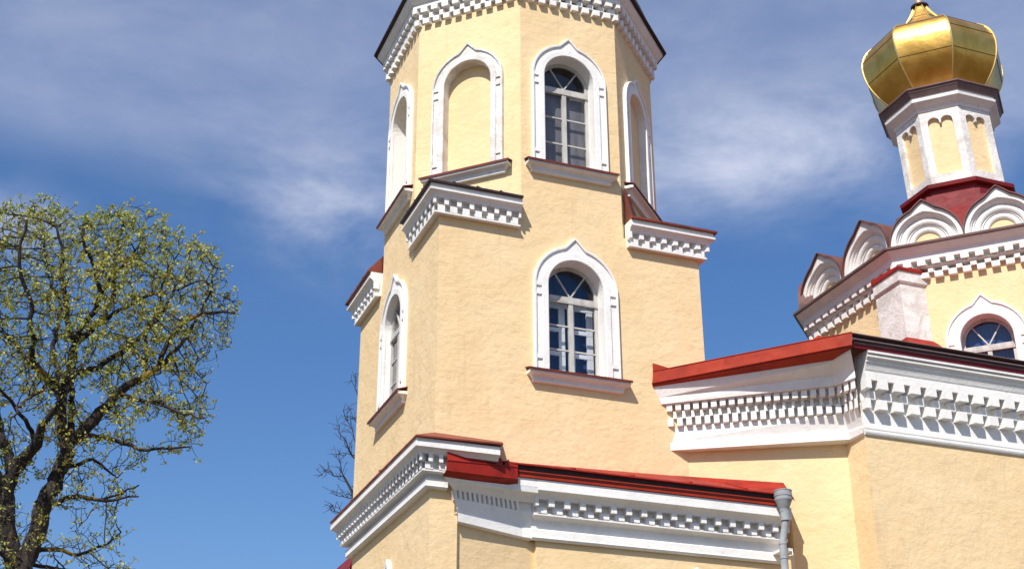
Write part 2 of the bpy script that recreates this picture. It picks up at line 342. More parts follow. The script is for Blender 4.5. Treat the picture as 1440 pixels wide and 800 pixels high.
def casement(F, uc, hw, zb, zs, parent, depth, blind, inner=False, label=None, rows_=3, name='window'):
    """arched timber window set back in its opening; returns the frame object with pane etc. as children"""
    mb = MB(); fw = 0.075; d0, d1 = -depth-.06, -depth
    op = arch(uc, hw+.01, zb-.01, zs); ip = arch(uc, hw-fw, zb+fw, zs)
    wall_plane(mb, lambda a, z: F(a, z, d1), op, [ip]); mb.strip([F(a, z, d1) for a, z in ip], [F(a, z, d0) for a, z in ip], True)
    bar(mb, F, uc-hw+.02, zs-.13, uc+hw-.02, zs-.13, .11, d0, d1+.012)          # transom
    bar(mb, F, uc-hw+.02, zs-.215, uc+hw-.02, zs-.215, .03, d0, d1+.03)
    bar(mb, F, uc, zb+.02, uc, zs-.17, .10, d0, d1+.015)                          # mullion
    for k in range(1, rows_):
        z = zb+fw+(zs-.2-zb-fw)*k/rows_; bar(mb, F, uc-hw+fw-.01, z, uc-.04, z, .032, d0+.01, d1-.012); bar(mb, F, uc+.04, z, uc+hw-fw+.01, z, .032, d0+.01, d1-.012)
    for s_ in (-1, 1): bar(mb, F, uc, zs-.08, uc+s_*(hw-fw+.02)*.62, zs+(hw-fw+.02)*.80, .032, d0+.01, d1-.012)
    fr_ = mb.build(name, 'window_wood', parent)
    if label: fr_['label'] = label
    g = MB(); gp = arch(uc, hw-fw+.005, zb+fw-.005, zs); g.tess([[F(a, z, d1-.035) for a, z in gp]], [gp]); g.build('pane', 'window_glass', fr_)
    bk = MB(); bp = arch(uc, hw+.3, zb-.3, zs+.2) if blind != 'grey_blind' else [(uc-hw-.3, zb-.3), (uc-hw-.3, zs-.16), (uc+hw+.3, zs-.16), (uc+hw+.3, zb-.3)]; bk.tess([[F(a, z, -depth-(.42 if inner else .15)) for a, z in bp]], [bp]); 
    bk.build('blind', blind, fr_)  # holds the grey blind; the blue and pale backings carry painted reflections
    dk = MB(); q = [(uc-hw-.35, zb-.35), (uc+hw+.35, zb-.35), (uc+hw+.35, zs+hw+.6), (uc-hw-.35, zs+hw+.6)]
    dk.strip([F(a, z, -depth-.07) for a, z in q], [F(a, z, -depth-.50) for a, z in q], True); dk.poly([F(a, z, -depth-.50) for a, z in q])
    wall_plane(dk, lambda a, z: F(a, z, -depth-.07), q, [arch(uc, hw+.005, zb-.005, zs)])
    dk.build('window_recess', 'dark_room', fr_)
    if inner:
        m3 = MB(); e0, e1 = -depth-.27, -depth-.23; t = .14
        for s_ in (-1, 1):
            a0, a1 = (uc-hw+.04, uc-.05) if s_ < 0 else (uc+.05, uc+hw-.04)
            for x in (a0+.06, a1-.06): bar(m3, F, x, zb+.05, x, zs-.2, t, e0, e1)
            for k in range(rows_+1):
                z = zb+.09+(zs-.30-zb)*k/rows_; bar(m3, F, a0, z, a1, z, .09, e0+.005, e1+.005)
        bar(m3, F, uc-hw, zs-.12, uc+hw, zs-.12, .22, e0, e1)
        m3.build('inner_sash', 'white_wood', fr_)
    return fr_

# ------------------------------------------------------------------ ground
g = MB(); g.add([(-3000,-3000,0),(3000,-3000,0),(3000,3000,0),(-3000,3000,0)], [(0,1,2,3)]); o = g.build('ground', 'gravel_ground'); o['kind'] = 'structure'

# ------------------------------------------------------------------ bell tower
T = thing('bell_tower', 'tall pale yellow church bell tower with octagonal upper storey and white ogee window trims', 'bell tower', (3, 3, 0))
Wd, a_ = 6.0, 1.82
RB = 0.0; RA = -PI/2; RD1 = -PI/4; RD2 = PI/4
FB = frame_uv((0, 0), RB)                       # front, u = x
FA = frame_uv((0, Wd), RA)                      # left side, u = 6 - y
FL = frame_uv((0, a_), RD1)                     # diagonal, left front
FR = frame_uv((Wd-a_, 0), RD2)                  # diagonal, right front
sq = Wd-2*a_; dg = a_*math.sqrt(2)
lo_w = arch(3.02, .63, 11.97, 13.88); up_w = arch(2.97, .60, 16.80, 19.05)
w1 = MB()
for F, holes in ((FB, [lo_w]), (FA, [arch(2.98, .63, 11.97, 13.88)]), (frame_uv((Wd, 0), PI/2), []), (frame_uv((Wd, Wd), PI), [])):
    wall_plane(w1, F, [(0, 0), (6, 0), (6, 15.30), (0, 15.30)], holes)
w1.add([(0,0,15.3),(a_,0,15.3),(0,a_,15.3)], [(0,1,2)])
w1.build('shaft_wall', 'yellow_stucco', T)
w2 = MB(); zt = 21.6; z0 = 15.30
wall_plane(w2, FB, [(a_, z0), (Wd-a_, z0), (Wd-a_, zt), (a_, zt)], [up_w])
nA = arch(2.98, .60, 16.80, 19.05); wall_plane(w2, FA, [(a_, z0), (Wd-a_, z0), (Wd-a_, zt), (a_, zt)], [nA])
nL = arch(dg/2, .58, 16.80, 19.05); wall_plane(w2, FL, [(0, z0), (dg, z0), (dg, zt), (0, zt)], [nL])
wall_plane(w2, FR, [(0, z0), (dg, z0), (dg, zt), (0, zt)], [nL])
for p, q in (((Wd, a_), (Wd, Wd-a_)), ((Wd, Wd-a_), (Wd-a_, Wd)), ((Wd-a_, Wd), (a_, Wd)), ((a_, Wd), (0, Wd-a_))):
    w2.poly([V(*p, z0), V(*q, z0), V(*q, zt), V(*p, zt)])
for F, op, dp in ((FA, nA, .36), (FL, nL, .20), (FR, nL, .13)):
    w2.tess([[F(a, z, -dp) for a, z in op]], [op])
w2.build('octagon_wall', 'yellow_stucco', T)
def opening(F, uc, hw, zb, zs, dp, tip, w, kind, sill_hw, label, wall_reveal=False, **kw):
    """an arched opening with trim and sill: window or blind niche"""
    if kind == 'window':
        fr_ = casement(F, uc, hw, zb, zs, T, dp, **kw)
        if label: fr_['label'] = label
        host = fr_; sm = MB(); surround(sm, F, uc, hw, zb, zs, w, tip); reveal(sm, F, arch(uc, hw, zb, zs), dp+.03); sm.build('surround', 'white_plaster', host)
    else:
        sm = MB(); surround(sm, F, uc, hw, zb, zs, w, tip); reveal(sm, F, arch(uc, hw, zb, zs), dp)
        host = sm.build('niche_surround', kw.get('mat', 'white_plaster'), T)
        if label: host['label'] = label
    sill(F, uc, sill_hw, zb-.03, host)
opening(FB, 3.02, .63, 11.97, 13.88, .26, .27, .33, 'window', 1.14, 'tall arched window with white inner sashes and painted blue sky reflection in its glass', blind='sky_reflect_blue', inner=True)
opening(FA, 2.98, .63, 11.97, 13.88, .10, .27, .33, 'window', 1.14, 'arched window with pale painted reflection in its glass on the narrow left side', blind='pale_reflection')
opening(FB, 2.97, .60, 16.80, 19.05, .26, .24, .30, 'window', 1.08, 'arched window with grey blind in the upper octagon', blind='grey_blind')
opening(FA, 2.98, .60, 16.80, 19.05, .36, .24, .30, 'niche', 1.08, None)
opening(FL, dg/2, .58, 16.80, 19.05, .20, .24, .30, 'niche', 1.08, 'blind arched niche with peeling white trim', mat='worn_plaster')
opening(FR, dg/2, .58, 16.80, 19.05, .13, .24, .30, 'niche', 1.06, None)
# corner cornices with their little triangular roofs
CPROF = [(0, 15.075), (.13, 15.06), (.14, 15.065), (.14, 15.10), ('B', 15.10, 15.25, .14, .04, .265, .60, .5), ('B', 15.25, 15.39, .19, .05, .265, .36, 0.02), (.19, 15.39), (.20, 15.42), (.235, 15.47), (.29, 15.50), (.30, 15.505), (.30, 15.545), (.27, 15.55), (.27, 15.655)]
def corner(cx, cy, sx, sy, n):
    L = a_-.08
    pts = [V(cx, cy+sy*L), V(cx, cy), V(cx+sx*L, cy)]
    if sx*sy < 0: pts = pts[::-1]
    path = [(p.x, p.y) for p in pts]
    mb = MB(); cornice(mb, path, CPROF)
    c = mb.build('corner_cornice', 'white_plaster', T)
    rm = MB(); mit = mitres(path)
    e = row(path, mit, .34, 15.655); e2 = row(path, mit, .34, 15.70)
    zb_ = 15.9 if n == 0 else 16.1
    zl_ = 16.0 if n == 1 else zb_
    if n == 1: zb_ = 16.60
    back = [V(path[0][0], path[0][1], zb_), V(cx+sx*.95, cy+sy*.95, 16.25 if n == 0 else 16.42), V(path[2][0], path[2][1], zl_)]
    inn = row(path, mit, .0, 15.657); rm.strip(inn, e); rm.strip(e, e2); 
    rm.strip(e2, [p+V(0, 0, .0) for p in back])
    # standing seams on the little roof
    for t in (.25, .5, .75):
        for i in ((0, 1) if n != 1 else ()):
            p0 = e2[i].lerp(e2[i+1], t); p1 = back[i].lerp(back[i+1], t); rm.tube([p0+V(0,0,.012), p1+V(0,0,.012)], .018, 4)
    for k in (0, 2): rm.poly([inn[k], e[k], e2[k], back[k]])
    rm.build('roof_sheet', 'brown_sheet' if n else 'dark_sheet', c)
for n, (cx, cy, sx, sy) in enumerate(((0, 0, 1, 1), (6, 0, -1, 1), (0, 6, 1, -1), (6, 6, -1, -1))): corner(cx, cy, sx, sy, n)
# crowning cornice and tent roof
oct_path = [(a_, 0), (Wd-a_, 0), (Wd, a_), (Wd, Wd-a_), (Wd-a_, Wd), (a_, Wd), (0, Wd-a_), (0, a_)]
tp = MB(); cornice(tp, oct_path, [(0, 20.93), ('B', 20.95, 21.09, .12, -.01, .27, .58, 0), ('B', 21.09, 21.23, .10, .0, .27, .46, .5), ('B', 21.24, 21.37, .19, .02, .27, .60, 0), (.19, 21.37), (.19, 21.47), (.22, 21.48), (.27, 21.53), (.32, 21.60), (.33, 21.605), (.33, 21.68)], closed=True)
tp.build('crown_cornice', 'white_plaster', T)
rf = MB(); mit = mitres(oct_path, True)
rs = [row(oct_path, mit, o, z) for o, z in ((.2, 21.685), (.42, 21.68), (.42, 21.72), (.32, 21.82), (.15, 22.3), (-.15, 23.2))]
for p, q in zip(rs, rs[1:]): rf.strip(p, q, True)
apex = V(3, 3, 30); top = rs[-1]
for i in range(8): rf.poly([top[i], top[(i+1) % 8], apex])
rf.build('tent_roof', 'dark_sheet', T)

# tower base with its own cornice
PX, PY, PB = -.545, -1.5, 3.70
def lift(pr, dz=.16): return [(e[0], e[1]+dz, e[2]+dz)+tuple(e[3:]) if e[0] == 'B' else (e[0], e[1]+dz) for e in pr]
bs = MB()
FA2 = frame_uv((PX, PB), -PI/2); uo = PB-.85
wall_plane(bs, FA2, [(0, 0), (PB-PY, 0), (PB-PY, 8.9), (0, 8.9)], [arch(uo, .5, 4.9, 6.9)])
bs.tess([[FA2(a, z, -.2) for a, z in arch(uo, .5, 4.9, 6.9)]], [arch(uo, .5, 4.9, 6.9)])
for p, q in (((PX, PY), (-.03, PY)), ((-.03, PY), (.03, -1.40)), ((.03, -1.40), (.6, 0)), ((PX, PB), (0, PB))): bs.poly([V(*p, 0), V(*q, 0), V(*q, 8.9), V(*p, 8.9)])
bs.build('base_wall', 'yellow_stucco', T)
sm = MB(); surround(sm, FA2, uo, .5, 4.9, 6.9, .30, .42); reveal(sm, FA2, arch(uo, .5, 4.9, 6.9), .2); ns = sm.build('niche_surround', 'white_plaster', T); sill(FA2, uo, .9, 4.87, ns)
bpath = [(.02, PB), (PX, PB), (PX, PY), (-.25, PY)]
bc = MB(); cornice(bc, bpath, lift([(0, 8.60), (.10, 8.605), (.125, 8.63), (.12, 8.655), (.12, 8.76), (.08, 8.79), (.05, 8.80), (.05, 8.84), (.20, 8.86), (.215, 8.87), (.215, 8.905), ('B', 8.905, 9.03, .225, .10, .21, .60, .5), ('B', 9.03, 9.16, .29, .12, .21, .40, 0.02), (.29, 9.16), (.31, 9.19), (.35, 9.225), (.40, 9.245), (.40, 9.335), (.38, 9.34), (.38, 9.40)]))
# the upper members run on to the right over the gutter of the side wall
bcm = [(.05, 9.16), (.29, 9.162), (.31, 9.19), (.35, 9.225), (.40, 9.245), (.40, 9.335), (.38, 9.34), (.38, 9.40), (0, 9.40)]
cornice(bc, [(-.25, PY), (.63, PY)], lift(bcm))
bco = bc.build('base_cornice', 'white_plaster', T)
rr_ = MB(); 
e = [V(.02, PB+.44, 9.56), V(PX-.42, PB+.42, 9.56), V(PX-.42, PY-.45, 9.56), V(.67, PY-.45, 9.59)]
e2 = [p+V(0, 0, .025) for p in e]; inn = [V(.02, PB, 9.56), V(PX, PB, 9.56), V(PX, PY, 9.56), V(.60, PY, 9.56)]
wl_ = [V(.0, PB-.1, 10.05), V(0, PB-.1, 10.05), V(-.0, -.0, 10.37), V(1.38, 0, 10.345)]
rr_.strip(inn, e); rr_.strip(e, e2); rr_.strip(e2, wl_); rr_.poly([inn[3], e[3], e2[3], wl_[3]]); rr_.poly([inn[0], e[0], e2[0], wl_[0]])
for t in (.28, .62): rr_.tube([e2[1].lerp(e2[2], t)+V(0,0,.015), wl_[1].lerp(wl_[2], t)+V(0,0,.015)], .02, 4)
rr_.build('roof_sheet', 'rust_sheet', bco)
# west porch roof whose edge shows behind the base
pr = thing('porch', 'crimson sheet metal porch roof edge low behind the tower base', 'porch', (-.2, 6.5, 0))
q = MB(); q.box((-.35, 5.4, 0), (0, 7.6, 8.4)); q.build('wall', 'yellow_stucco', pr)
q = MB(); q.add([(-.55, 5.2, 8.3), (-.55, 7.8, 8.3), (.0, 7.8, 9.3), (.0, 5.2, 9.3), (-.55, 5.2, 8.38), (-.55, 7.8, 8.38), (0, 7.8, 9.38), (0, 5.2, 9.38)], [(3,2,1,0),(4,5,6,7),(0,1,5,4),(1,2,6,5),(2,3,7,6),(3,0,4,7)]); q.build('roof', 'crimson_sheet', pr)

# ------------------------------------------------------------------ side annex below the tower
A = thing('church_annex', 'low yellow side wing at the tower foot with red gutter and white bracketed cornice', 'church wing', (3, -.6, 0))
YW = -1.15; XR = 7.05
wa = MB(); wall_path = [(.0, -1.42), (1.60, -1.06), (1.61, YW), (XR, YW)]
for p, q in zip(wall_path, wall_path[1:]):
    if p[0] > 1.605:
        Fd = frame_uv(p, 0); wall_plane(wa, Fd, [(0, 0), (XR-p[0], 0), (XR-p[0], 8.4), (0, 8.4)], [arch(3.24, .5, 5.0, 6.75)])
        wa.tess([[Fd(a, z, -.22) for a, z in arch(3.24, .5, 5.0, 6.75)]], [arch(3.24, .5, 5.0, 6.75)])
    else: wa.poly([V(*p, 0), V(*q, 0), V(*q, 8.6), V(*p, 8.6)])
wa.poly([V(XR, YW, 0), V(XR, 0, 0), V(XR, 0, 9.2), V(XR, YW, 9.2)])
wa.build('wall', 'yellow_stucco', A)
sm = MB(); surround(sm, Fd, 3.24, .5, 5.0, 6.75, .30, .42); reveal(sm, Fd, arch(3.24, .5, 5.0, 6.75), .22); sm.build('niche_surround', 'white_plaster', A)
dc = MB(); YP = YW
cornice(dc, [(1.49, YW), (XR-.25, YW)], [(.02, 8.12), (.08, 8.13), (.10, 8.16), (.095, 8.19), (.095, 8.31), (.05, 8.34), (.05, 8.50), (.18, 8.54), (.205, 8.55), (.205, 8.59), ('B', 8.59, 8.70, .215, .10, .305, .60, .5), ('B', 8.70, 8.83, .29, .13, .305, .36, 0.02), (.29, 8.83), (.31, 8.87), (.36, 8.92), (.41, 8.945), (.42, 8.955), (.42, 9.145), (.3, 9.15)])
# lofted cornice on the oblique stretch between base and front
CP = [[[-0.028,-1.5,8.20],[1.449,-1.17,8.12]],[[-0.042,-1.56,8.225],[1.43,-1.22,8.15]],[[-0.037,-1.56,8.367],[1.403,-1.22,8.323]],[[-0.03,-1.515,8.397],[1.41,-1.17,8.35]],[[-0.134,-1.6,8.63],[1.267,-1.29,8.62]],[[-0.17,-1.66,8.758],[1.217,-1.35,8.77]],[[-0.301,-1.77,8.835],[1.15,-1.45,8.87]],[[-0.419,-1.86,8.926],[1.098,-1.55,8.90]],[[-0.432,-1.88,8.96],[1.09,-1.57,9.017]]]
CP = [[Vector(p) for p in r] for r in CP]
for r in CP:
    r.insert(1, r[0].lerp(r[1], .93)+V(0, .03, 0)); r.append(V(1.50, r[2].y+.004, r[2].z))
inw = V(-.20, .98, 0)
dc.strip([p+V(-.05, .3, 0) for p in CP[0]], CP[0])
for i, (a, b) in enumerate(zip(CP, CP[1:])):
    if i == 4:
        bk0 = [p+inw*.07 for p in a]; bk1 = [p+inw*.07 for p in b]
        dc.strip(a, bk0); dc.strip(bk0, bk1); dc.strip(bk1, b)
        blocks(dc, a[:3], b[:3], bk0, bk1, .105, .5, .5)
    else: dc.strip(a, b)
dc.strip(CP[-1], [V(-.05, -1.45, 9.0), V(1.47, -1.15, 9.05), V(1.47, -1.15, 9.05), V(1.6, -1.15, 9.05)])
e0 = [r[0] for r in CP]+[V(-.0, -1.45, 8.96), V(-.0, -1.45, 8.2)]; dc.tess([e0], [[(p.y, p.z) for p in e0]])
dc.box((1.10, -1.566, 9.00), (1.50, -1.25, 9.147))
dc.build('cornice', 'white_plaster', A)
# gutter boards and roof
gb = MB()
def board(mb, pts, th=V(.01, .03, 0)):
    mb.hexa(pts+[p+th for p in pts])
bp = [V(-.40, -1.95, 8.995), V(1.06, -1.66, 9.075), V(1.06, -1.66, 9.30), V(-.385, -1.95, 9.18)]
board(gb, bp); gb.poly([bp[0]+V(.0, .0, -.003), bp[1]+V(0, 0, -.003), V(1.10, -1.56, 9.03), V(.80, -1.58, 8.95), V(-.44, -1.87, 8.905)])
gb.tube([bp[3], bp[2]], .012, 6); gb.tube([bp[0], bp[1]], .012, 6)
gb.strip([V(-.36, -1.90, 9.18), V(.76, -1.70, 9.28)], [V(-.35, -1.84, 9.37), V(.76, -1.62, 9.45)]); gb.strip([V(-.385, -1.94, 9.18), V(1.06, -1.65, 9.30)], [V(-.36, -1.88, 9.18), V(1.06, -1.60, 9.30)])
gb.poly([V(.74, -1.655, 9.25), V(1.062, -1.655, 9.10), V(1.062, -1.655, 9.345), V(.93, -1.66, 9.36), V(.87, -1.665, 9.43), V(.80, -1.67, 9.32)])
gb.add([(1.062, -1.66, 9.07), (1.062, -1.655, 9.345), (1.02, -1.30, 9.50), (1.06, -1.30, 9.07)], [(0,1,2,3)])
gb.build('gutter_board', 'red_sheet', A)
g2 = MB(); XG = XR-.32
g2.hexa([V(1.09, -1.60, 9.155), V(XG, -1.60, 9.155), V(XG, -1.52, 9.15), V(1.09, -1.52, 9.15), V(1.09, -1.60, 9.225), V(XG, -1.60, 9.225), V(XG, -1.52, 9.225), V(1.09, -1.52, 9.225)])
g2.hexa([V(1.09, -1.63, 9.24), V(XG, -1.63, 9.24), V(XG, -1.60, 9.24), V(1.09, -1.60, 9.24), V(1.09, -1.63, 9.262), V(XG, -1.63, 9.262), V(XG, -1.63, 9.262), V(1.09, -1.63, 9.262)])
g2.build('gutter', 'brick_red_sheet', A)
g3 = MB(); g3.hexa([V(1.09, -1.58, 9.226), V(XG, -1.58, 9.226), V(XG, -1.5, 9.226), V(1.09, -1.5, 9.225), V(1.09, -1.60, 9.40), V(XG, -1.60, 9.40), V(XG, -1.5, 9.40), V(1.09, -1.5, 9.40)]); g3.build('gutter_shade_strip', 'dark_sheet', A)  # near-black strip stands in for the shade inside the gutter groove
ro = MB()
lo_e = [V(.40, -1.66, 9.37), V(1.09, -1.66, 9.36), V(4.0, -1.66, 9.36), V(XG, -1.66, 9.36), V(6.92, -1.50, 9.36)]
lo_t = [p+V(0, 0, .025) for p in lo_e]
hi_t = [V(1.1, .02, 9.93), V(1.75, .02, 9.97), V(4.0, .02, 10.04), V(5.07, .02, 10.08), V(6.93, -1.12, 9.80)]
ro.strip(lo_e, lo_t); ro.strip(lo_t, hi_t); ro.strip(lo_e, [V(p.x, -1.4, p.z) for p in lo_e])
ro.poly([V(5.07, .02, 10.08), V(6.93, -1.12, 9.80), V(6.92, -1.4, 9.4), V(5.0, -.2, 9.6)])
ro.add([(6.93, -1.12, 9.80), (6.92, -1.50, 9.33), (6.95, -1.50, 9.33), (6.96, -1.12, 9.80)], [(0,1,2,3)])
for x in (2.2, 3.4, 4.6, 5.8): ro.tube([V(x, -1.655, 9.40), V(x+.1, -.3 if x > 5 else 0, 9.95)], .018, 4)
ro.build('roof', 'red_sheet', A)
dp = MB(); fx, fy = 6.52, -1.72
def lathe(mb, c, prof, n=20, ax=None):
    rings = [[V(c[0]+r*math.cos(2*PI*k/n), c[1]+r*math.sin(2*PI*k/n), z) for k in range(n)] for r, z in prof]
    for a, b in zip(rings, rings[1:]): mb.strip(a, b, True)
dpo = MB(); dpo.tube([V(fx+.03, fy, 9.02), V(fx+.03, fy, 8.83)], [.09, .09], 16); dpo.tube([V(fx+.035, fy, 8.85), V(fx-.02, fy+.05, 8.50), V(fx-.04, fy+.06, 8.42)], .068, 16)
dpo.tube([V(fx-.04, fy+.06, 8.43), V(fx-.04, fy+.06, 0.2)], .074, 16); 
for z in (8.40, 8.12, 7.6, 6.2, 4.8, 3.4, 2.0): dpo.tube([V(fx-.04, fy+.06, z), V(fx-.04, fy+.06, z-.025)], .083, 16)
dpp = dpo.build('downpipe', 'zinc', A, smooth=False); dpp['label'] = 'grey galvanised downpipe with funnel head'
fn = MB(); lathe(fn, (fx+.02, fy), [(.085, 9.0), (.09, 9.05), (.165, 9.22), (.17, 9.225), (.17, 9.30), (.178, 9.30), (.178, 9.33), (.172, 9.33), (.172, 9.40), (.18, 9.405), (.18, 9.42), (.165, 9.42), (.15, 9.2)]); fn.build('funnel', 'zinc', dpp)
br = MB(); br.box((fx-.02, fy+.1, 8.28), (fx+.18, YW+.0, 8.33)); br.tube([V(fx+.06, fy+.03, 8.30), V(fx+.14, fy+.03, 8.30), V(fx+.14, fy+.03, 8.18), V(fx+.05, fy+.03, 8.16)], .012, 6); br.build('bracket', 'white_wood', dpp)

# ------------------------------------------------------------------ nave
N = thing('church_nave', 'broad yellow church nave wall with deep white dentil cornice and red eaves', 'church', (12, 2, 0))
YD = -2.22; XD = 8.20; XE = 22
nw = MB()
npath = [(5.46, 0.0), (8.27, -1.52), (XD+.03, YD), (XE, YD), (XE, 8.4)]
for p, q in zip(npath, npath[1:]): nw.poly([V(*p, 0), V(*q, 0), V(*q, 12.2), V(*p, 12.2)])
nw.build('wall', 'yellow_stucco', N)
nc = MB(); NSP = .385
cornice(nc, [(XD+.02, YD), (XE, YD), (XE, 8.4)], [(0, 10.60), (.035, 10.605), (.05, 10.63), (.06, 10.66), (.06, 10.70), (.035, 10.715), (.035, 10.73), (.05, 10.735), (.05, 10.78), (.02, 10.80), (.02, 11.12),
    ('B', 11.12, 11.32, .19, .02, NSP, .56, 0), ('B', 11.32, 11.50, .15, .02, NSP, .36, .5), ('B', 11.52, 11.69, .27, .03, NSP, .62, 0), (.27, 11.69), (.27, 11.87), (.285, 11.90), (.30, 11.95), (.33, 12.03), (.35, 12.04), (.35, 12.08), (.39, 12.12), (.41, 12.13), (.41, 12.17), (.385, 12.175), (.385, 12.20), (.44, 12.205), (.44, 12.26), (.3, 12.265)])
CN = [[[5.063,0.0,10.601],[8.216,-1.72,10.63],[8.248,-2.22,10.622]],[[5.065,0.0,10.632],[8.186,-1.77,10.648],[8.215,-2.27,10.632]],[[5.064,0.0,10.753],[8.171,-1.77,10.796],[8.215,-2.27,10.758]],[[5.057,0.0,10.783],[8.197,-1.74,10.847],[8.223,-2.24,10.791]],[[4.995,0.0,11.113],[8.044,-1.87,11.254],[8.156,-2.37,11.203]],[[5.0,0.0,11.346],[7.98,-1.89,11.529],[8.143,-2.39,11.466]],[[4.984,0.0,11.515],[7.873,-1.93,11.701],[8.106,-2.43,11.643]],[[4.906,0.0,11.583],[7.814,-1.97,11.848],[8.016,-2.47,11.937]],[[4.774,0.0,11.879],[7.643,-2.22,12.055],[7.812,-2.72,12.164]],[[4.754,0.0,11.955],[7.637,-2.24,12.108],[7.79,-2.74,12.23]]]
# make the oblique cornice meet the straight one at the corner
CN.insert(8, [[4.86, 0.0, 11.72], [7.77, -2.02, 11.93], CN[7][2]])
for k_, zl_, zm_ in ((4, 11.11, 11.18), (5, 11.28, 11.36), (6, 11.43, 11.52), (7, 11.575, 11.68), (8, 11.72, 11.87)):
    CN[k_] = [[CN[k_][0][0], CN[k_][0][1], zl_], [CN[k_][1][0], CN[k_][1][1], zm_], CN[k_][2]]
zo = [(.0, 10.60), (.05, 10.63), (.06, 10.74), (.03, 10.79), (.17, 11.12), (.19, 11.32), (.22, 11.50), (.25, 11.69), (.25, 11.88), (.39, 12.13), (.42, 12.22)]
rows_ = []
for (l, m_, k), (o, z) in zip(CN, zo):
    kx = XD+.02-o*.95; K = V(kx, YD-o, z)
    rows_.append([V(*l), V(*m_), K])
inw = V(.42, .9, 0)
nc.strip([p+inw*.35 for p in rows_[0]], rows_[0])
push = lambda r, d: [p+inw*d for p in r]
flat = lambda r, like: [V(p.x, p.y, q.z) for p, q in zip(r, like)]
rows_[3] = push(rows_[3], .035)
nc.strip(rows_[0], rows_[1]); nc.strip(rows_[1], rows_[2]); nc.strip(rows_[2], rows_[3])
band = push(rows_[3], .0); nc.strip(rows_[3], flat(push(rows_[4], .12), rows_[4]))
for i, (fd, bd, wf, ph) in enumerate(((.0, .17, .58, .5), (.05, .17, .36, 1.0), (-.02, .17, .62, .5))):
    a, b = rows_[4+i], rows_[5+i]
    fb, ft = push(a, fd), flat(push(a, fd), b); kb, kt = push(a, bd), flat(push(a, bd), b)
    nc.strip(kb, kt); nc.strip(kt, push(b, bd)); blocks(nc, fb, ft, push(kb, .02), push(kt, .02), .185, wf, ph)
nc.strip(push(rows_[7], .17), push(rows_[7], -.02)); nc.strip(push(rows_[7], -.02), push(rows_[8], -.0))
for a, b in zip(rows_[8:], rows_[9:]): nc.strip(a, b)
nc.strip(rows_[-1], [V(4.9, .1, 12.1), V(8.0, -1.8, 12.2), V(8.1, -2.2, 12.2)])
nc.build('cornice', 'white_plaster', N)
nb = MB()
bL, bR, bT, bTL = V(4.70, -.03, 11.97), V(7.785, -2.75, 12.225), V(7.82, -2.75, 12.54), V(4.72, -.03, 12.43)
nb.hexa([bL, bR, bR+V(.02, .03, 0), bL+V(.02, .03, 0), V(4.73, -.04, 12.27), V(7.82, -2.75, 12.54), V(7.845, -2.72, 12.54), V(4.75, -.02, 12.27)])
nb.poly([bL+V(0, 0, -.004), bR+V(0, 0, -.004), V(7.64, -2.26, 12.10), V(4.77, .02, 11.935)])
nb.poly([V(7.815, -2.753, 12.36), V(7.82, -2.753, 12.55), V(7.53, -2.40, 12.49), V(7.36, -2.27, 12.60), V(7.18, -2.12, 12.46), V(7.2, -2.20, 12.3)])
nb.poly([V(4.73, -.035, 12.26), V(4.73, -.035, 12.46), V(5.13, -.15, 12.34)])
nb.tube([bL+V(-.012, -.012, .03), bR+V(-.012, -.012, .03)], .014, 6)
nb.tube([V(4.725, -.042, 12.27), V(7.82, -2.755, 12.54)], .010, 6)
nb.build('gutter_board', 'brick_red_sheet', N)
ng = MB(); x0 = 7.80
ng.box((x0, -2.67, 12.262), (XE+.4, -2.55, 12.345)); ng.build('eaves_fascia', 'crimson_sheet', N)
ng = MB(); ng.box((x0, -2.64, 12.345), (XE+.4, -2.5, 12.53)); ng.build('gutter_shade_strip', 'dark_sheet', N)  # dark colour here paints the shaded groove under the nave gutter
ng = MB(); ng.box((x0, -2.75, 12.40), (XE+.4, -2.71, 12.42)); ng.box((x0, -2.73, 12.53), (XE+.4, -2.45, 12.545)); ng.build('gutter', 'grey_sheet', N)
nr = MB()
pl = [V(4.85, .02, 12.30), V(7.83, -2.70, 12.55), V(XE+.4, -2.70, 12.55), V(XE+.4, 3, 12.55)]
ph = [V(6.6, 1.6, 12.9), V(9.4, .2, 13.3), V(18, .2, 13.3), V(18, 3, 13.3)]
nr.strip(pl, ph); nr.poly([ph[0], ph[1], ph[2], ph[3], V(6.6, 3, 13.0)]); nr.build('roof', 'brick_red_sheet', N)

# ------------------------------------------------------------------ domed octagon over the nave
D = thing('domed_octagon', 'yellow octagonal church drum with white ogee gables, red roof and gold onion dome', 'church dome', (16.9, 3.09, 12.4))
OC = V(16.685, 3.09, 0)
def octa(hf=4.435, h=1.925):
    c = OC
    return [(c.x-h, c.y-hf), (c.x+h, c.y-hf), (c.x+hf, c.y-h), (c.x+hf, c.y+h), (c.x+h, c.y+hf), (c.x-h, c.y+hf), (c.x-hf, c.y+h), (c.x-hf, c.y-h)]
op8 = octa()
def sidelen(i): return (Vector(op8[(i+1) % 8])-Vector(op8[i])).length
dw = MB(); wins = []
for i in range(8):
    p, q = op8[i], op8[(i+1) % 8]; F = frame_uv(p, math.atan2(q[1]-p[1], q[0]-p[0]))
    side = sidelen(i); uw = side/2+(.03 if i == 7 else 0)
    holes = [arch(uw, .60, 12.9, 14.30)] if i in (7, 0) else []
    wall_plane(dw, F, [(0, 12.3), (side, 12.3), (side, 16.85), (0, 16.85)], holes)
    if holes: wins.append((F, uw))
dw.build('wall', 'yellow_stucco', D)
for F, uw in wins:
    fr_ = casement(F, uw, .60, 12.9, 14.30, D, .22, 'sky_reflect_blue', rows_=2)
    sm = MB(); surround(sm, F, uw, .60, 12.9, 14.30, .34, .26); reveal(sm, F, arch(uw, .60, 12.9, 14.30), .25); sm.build('surround', 'white_plaster', fr_)
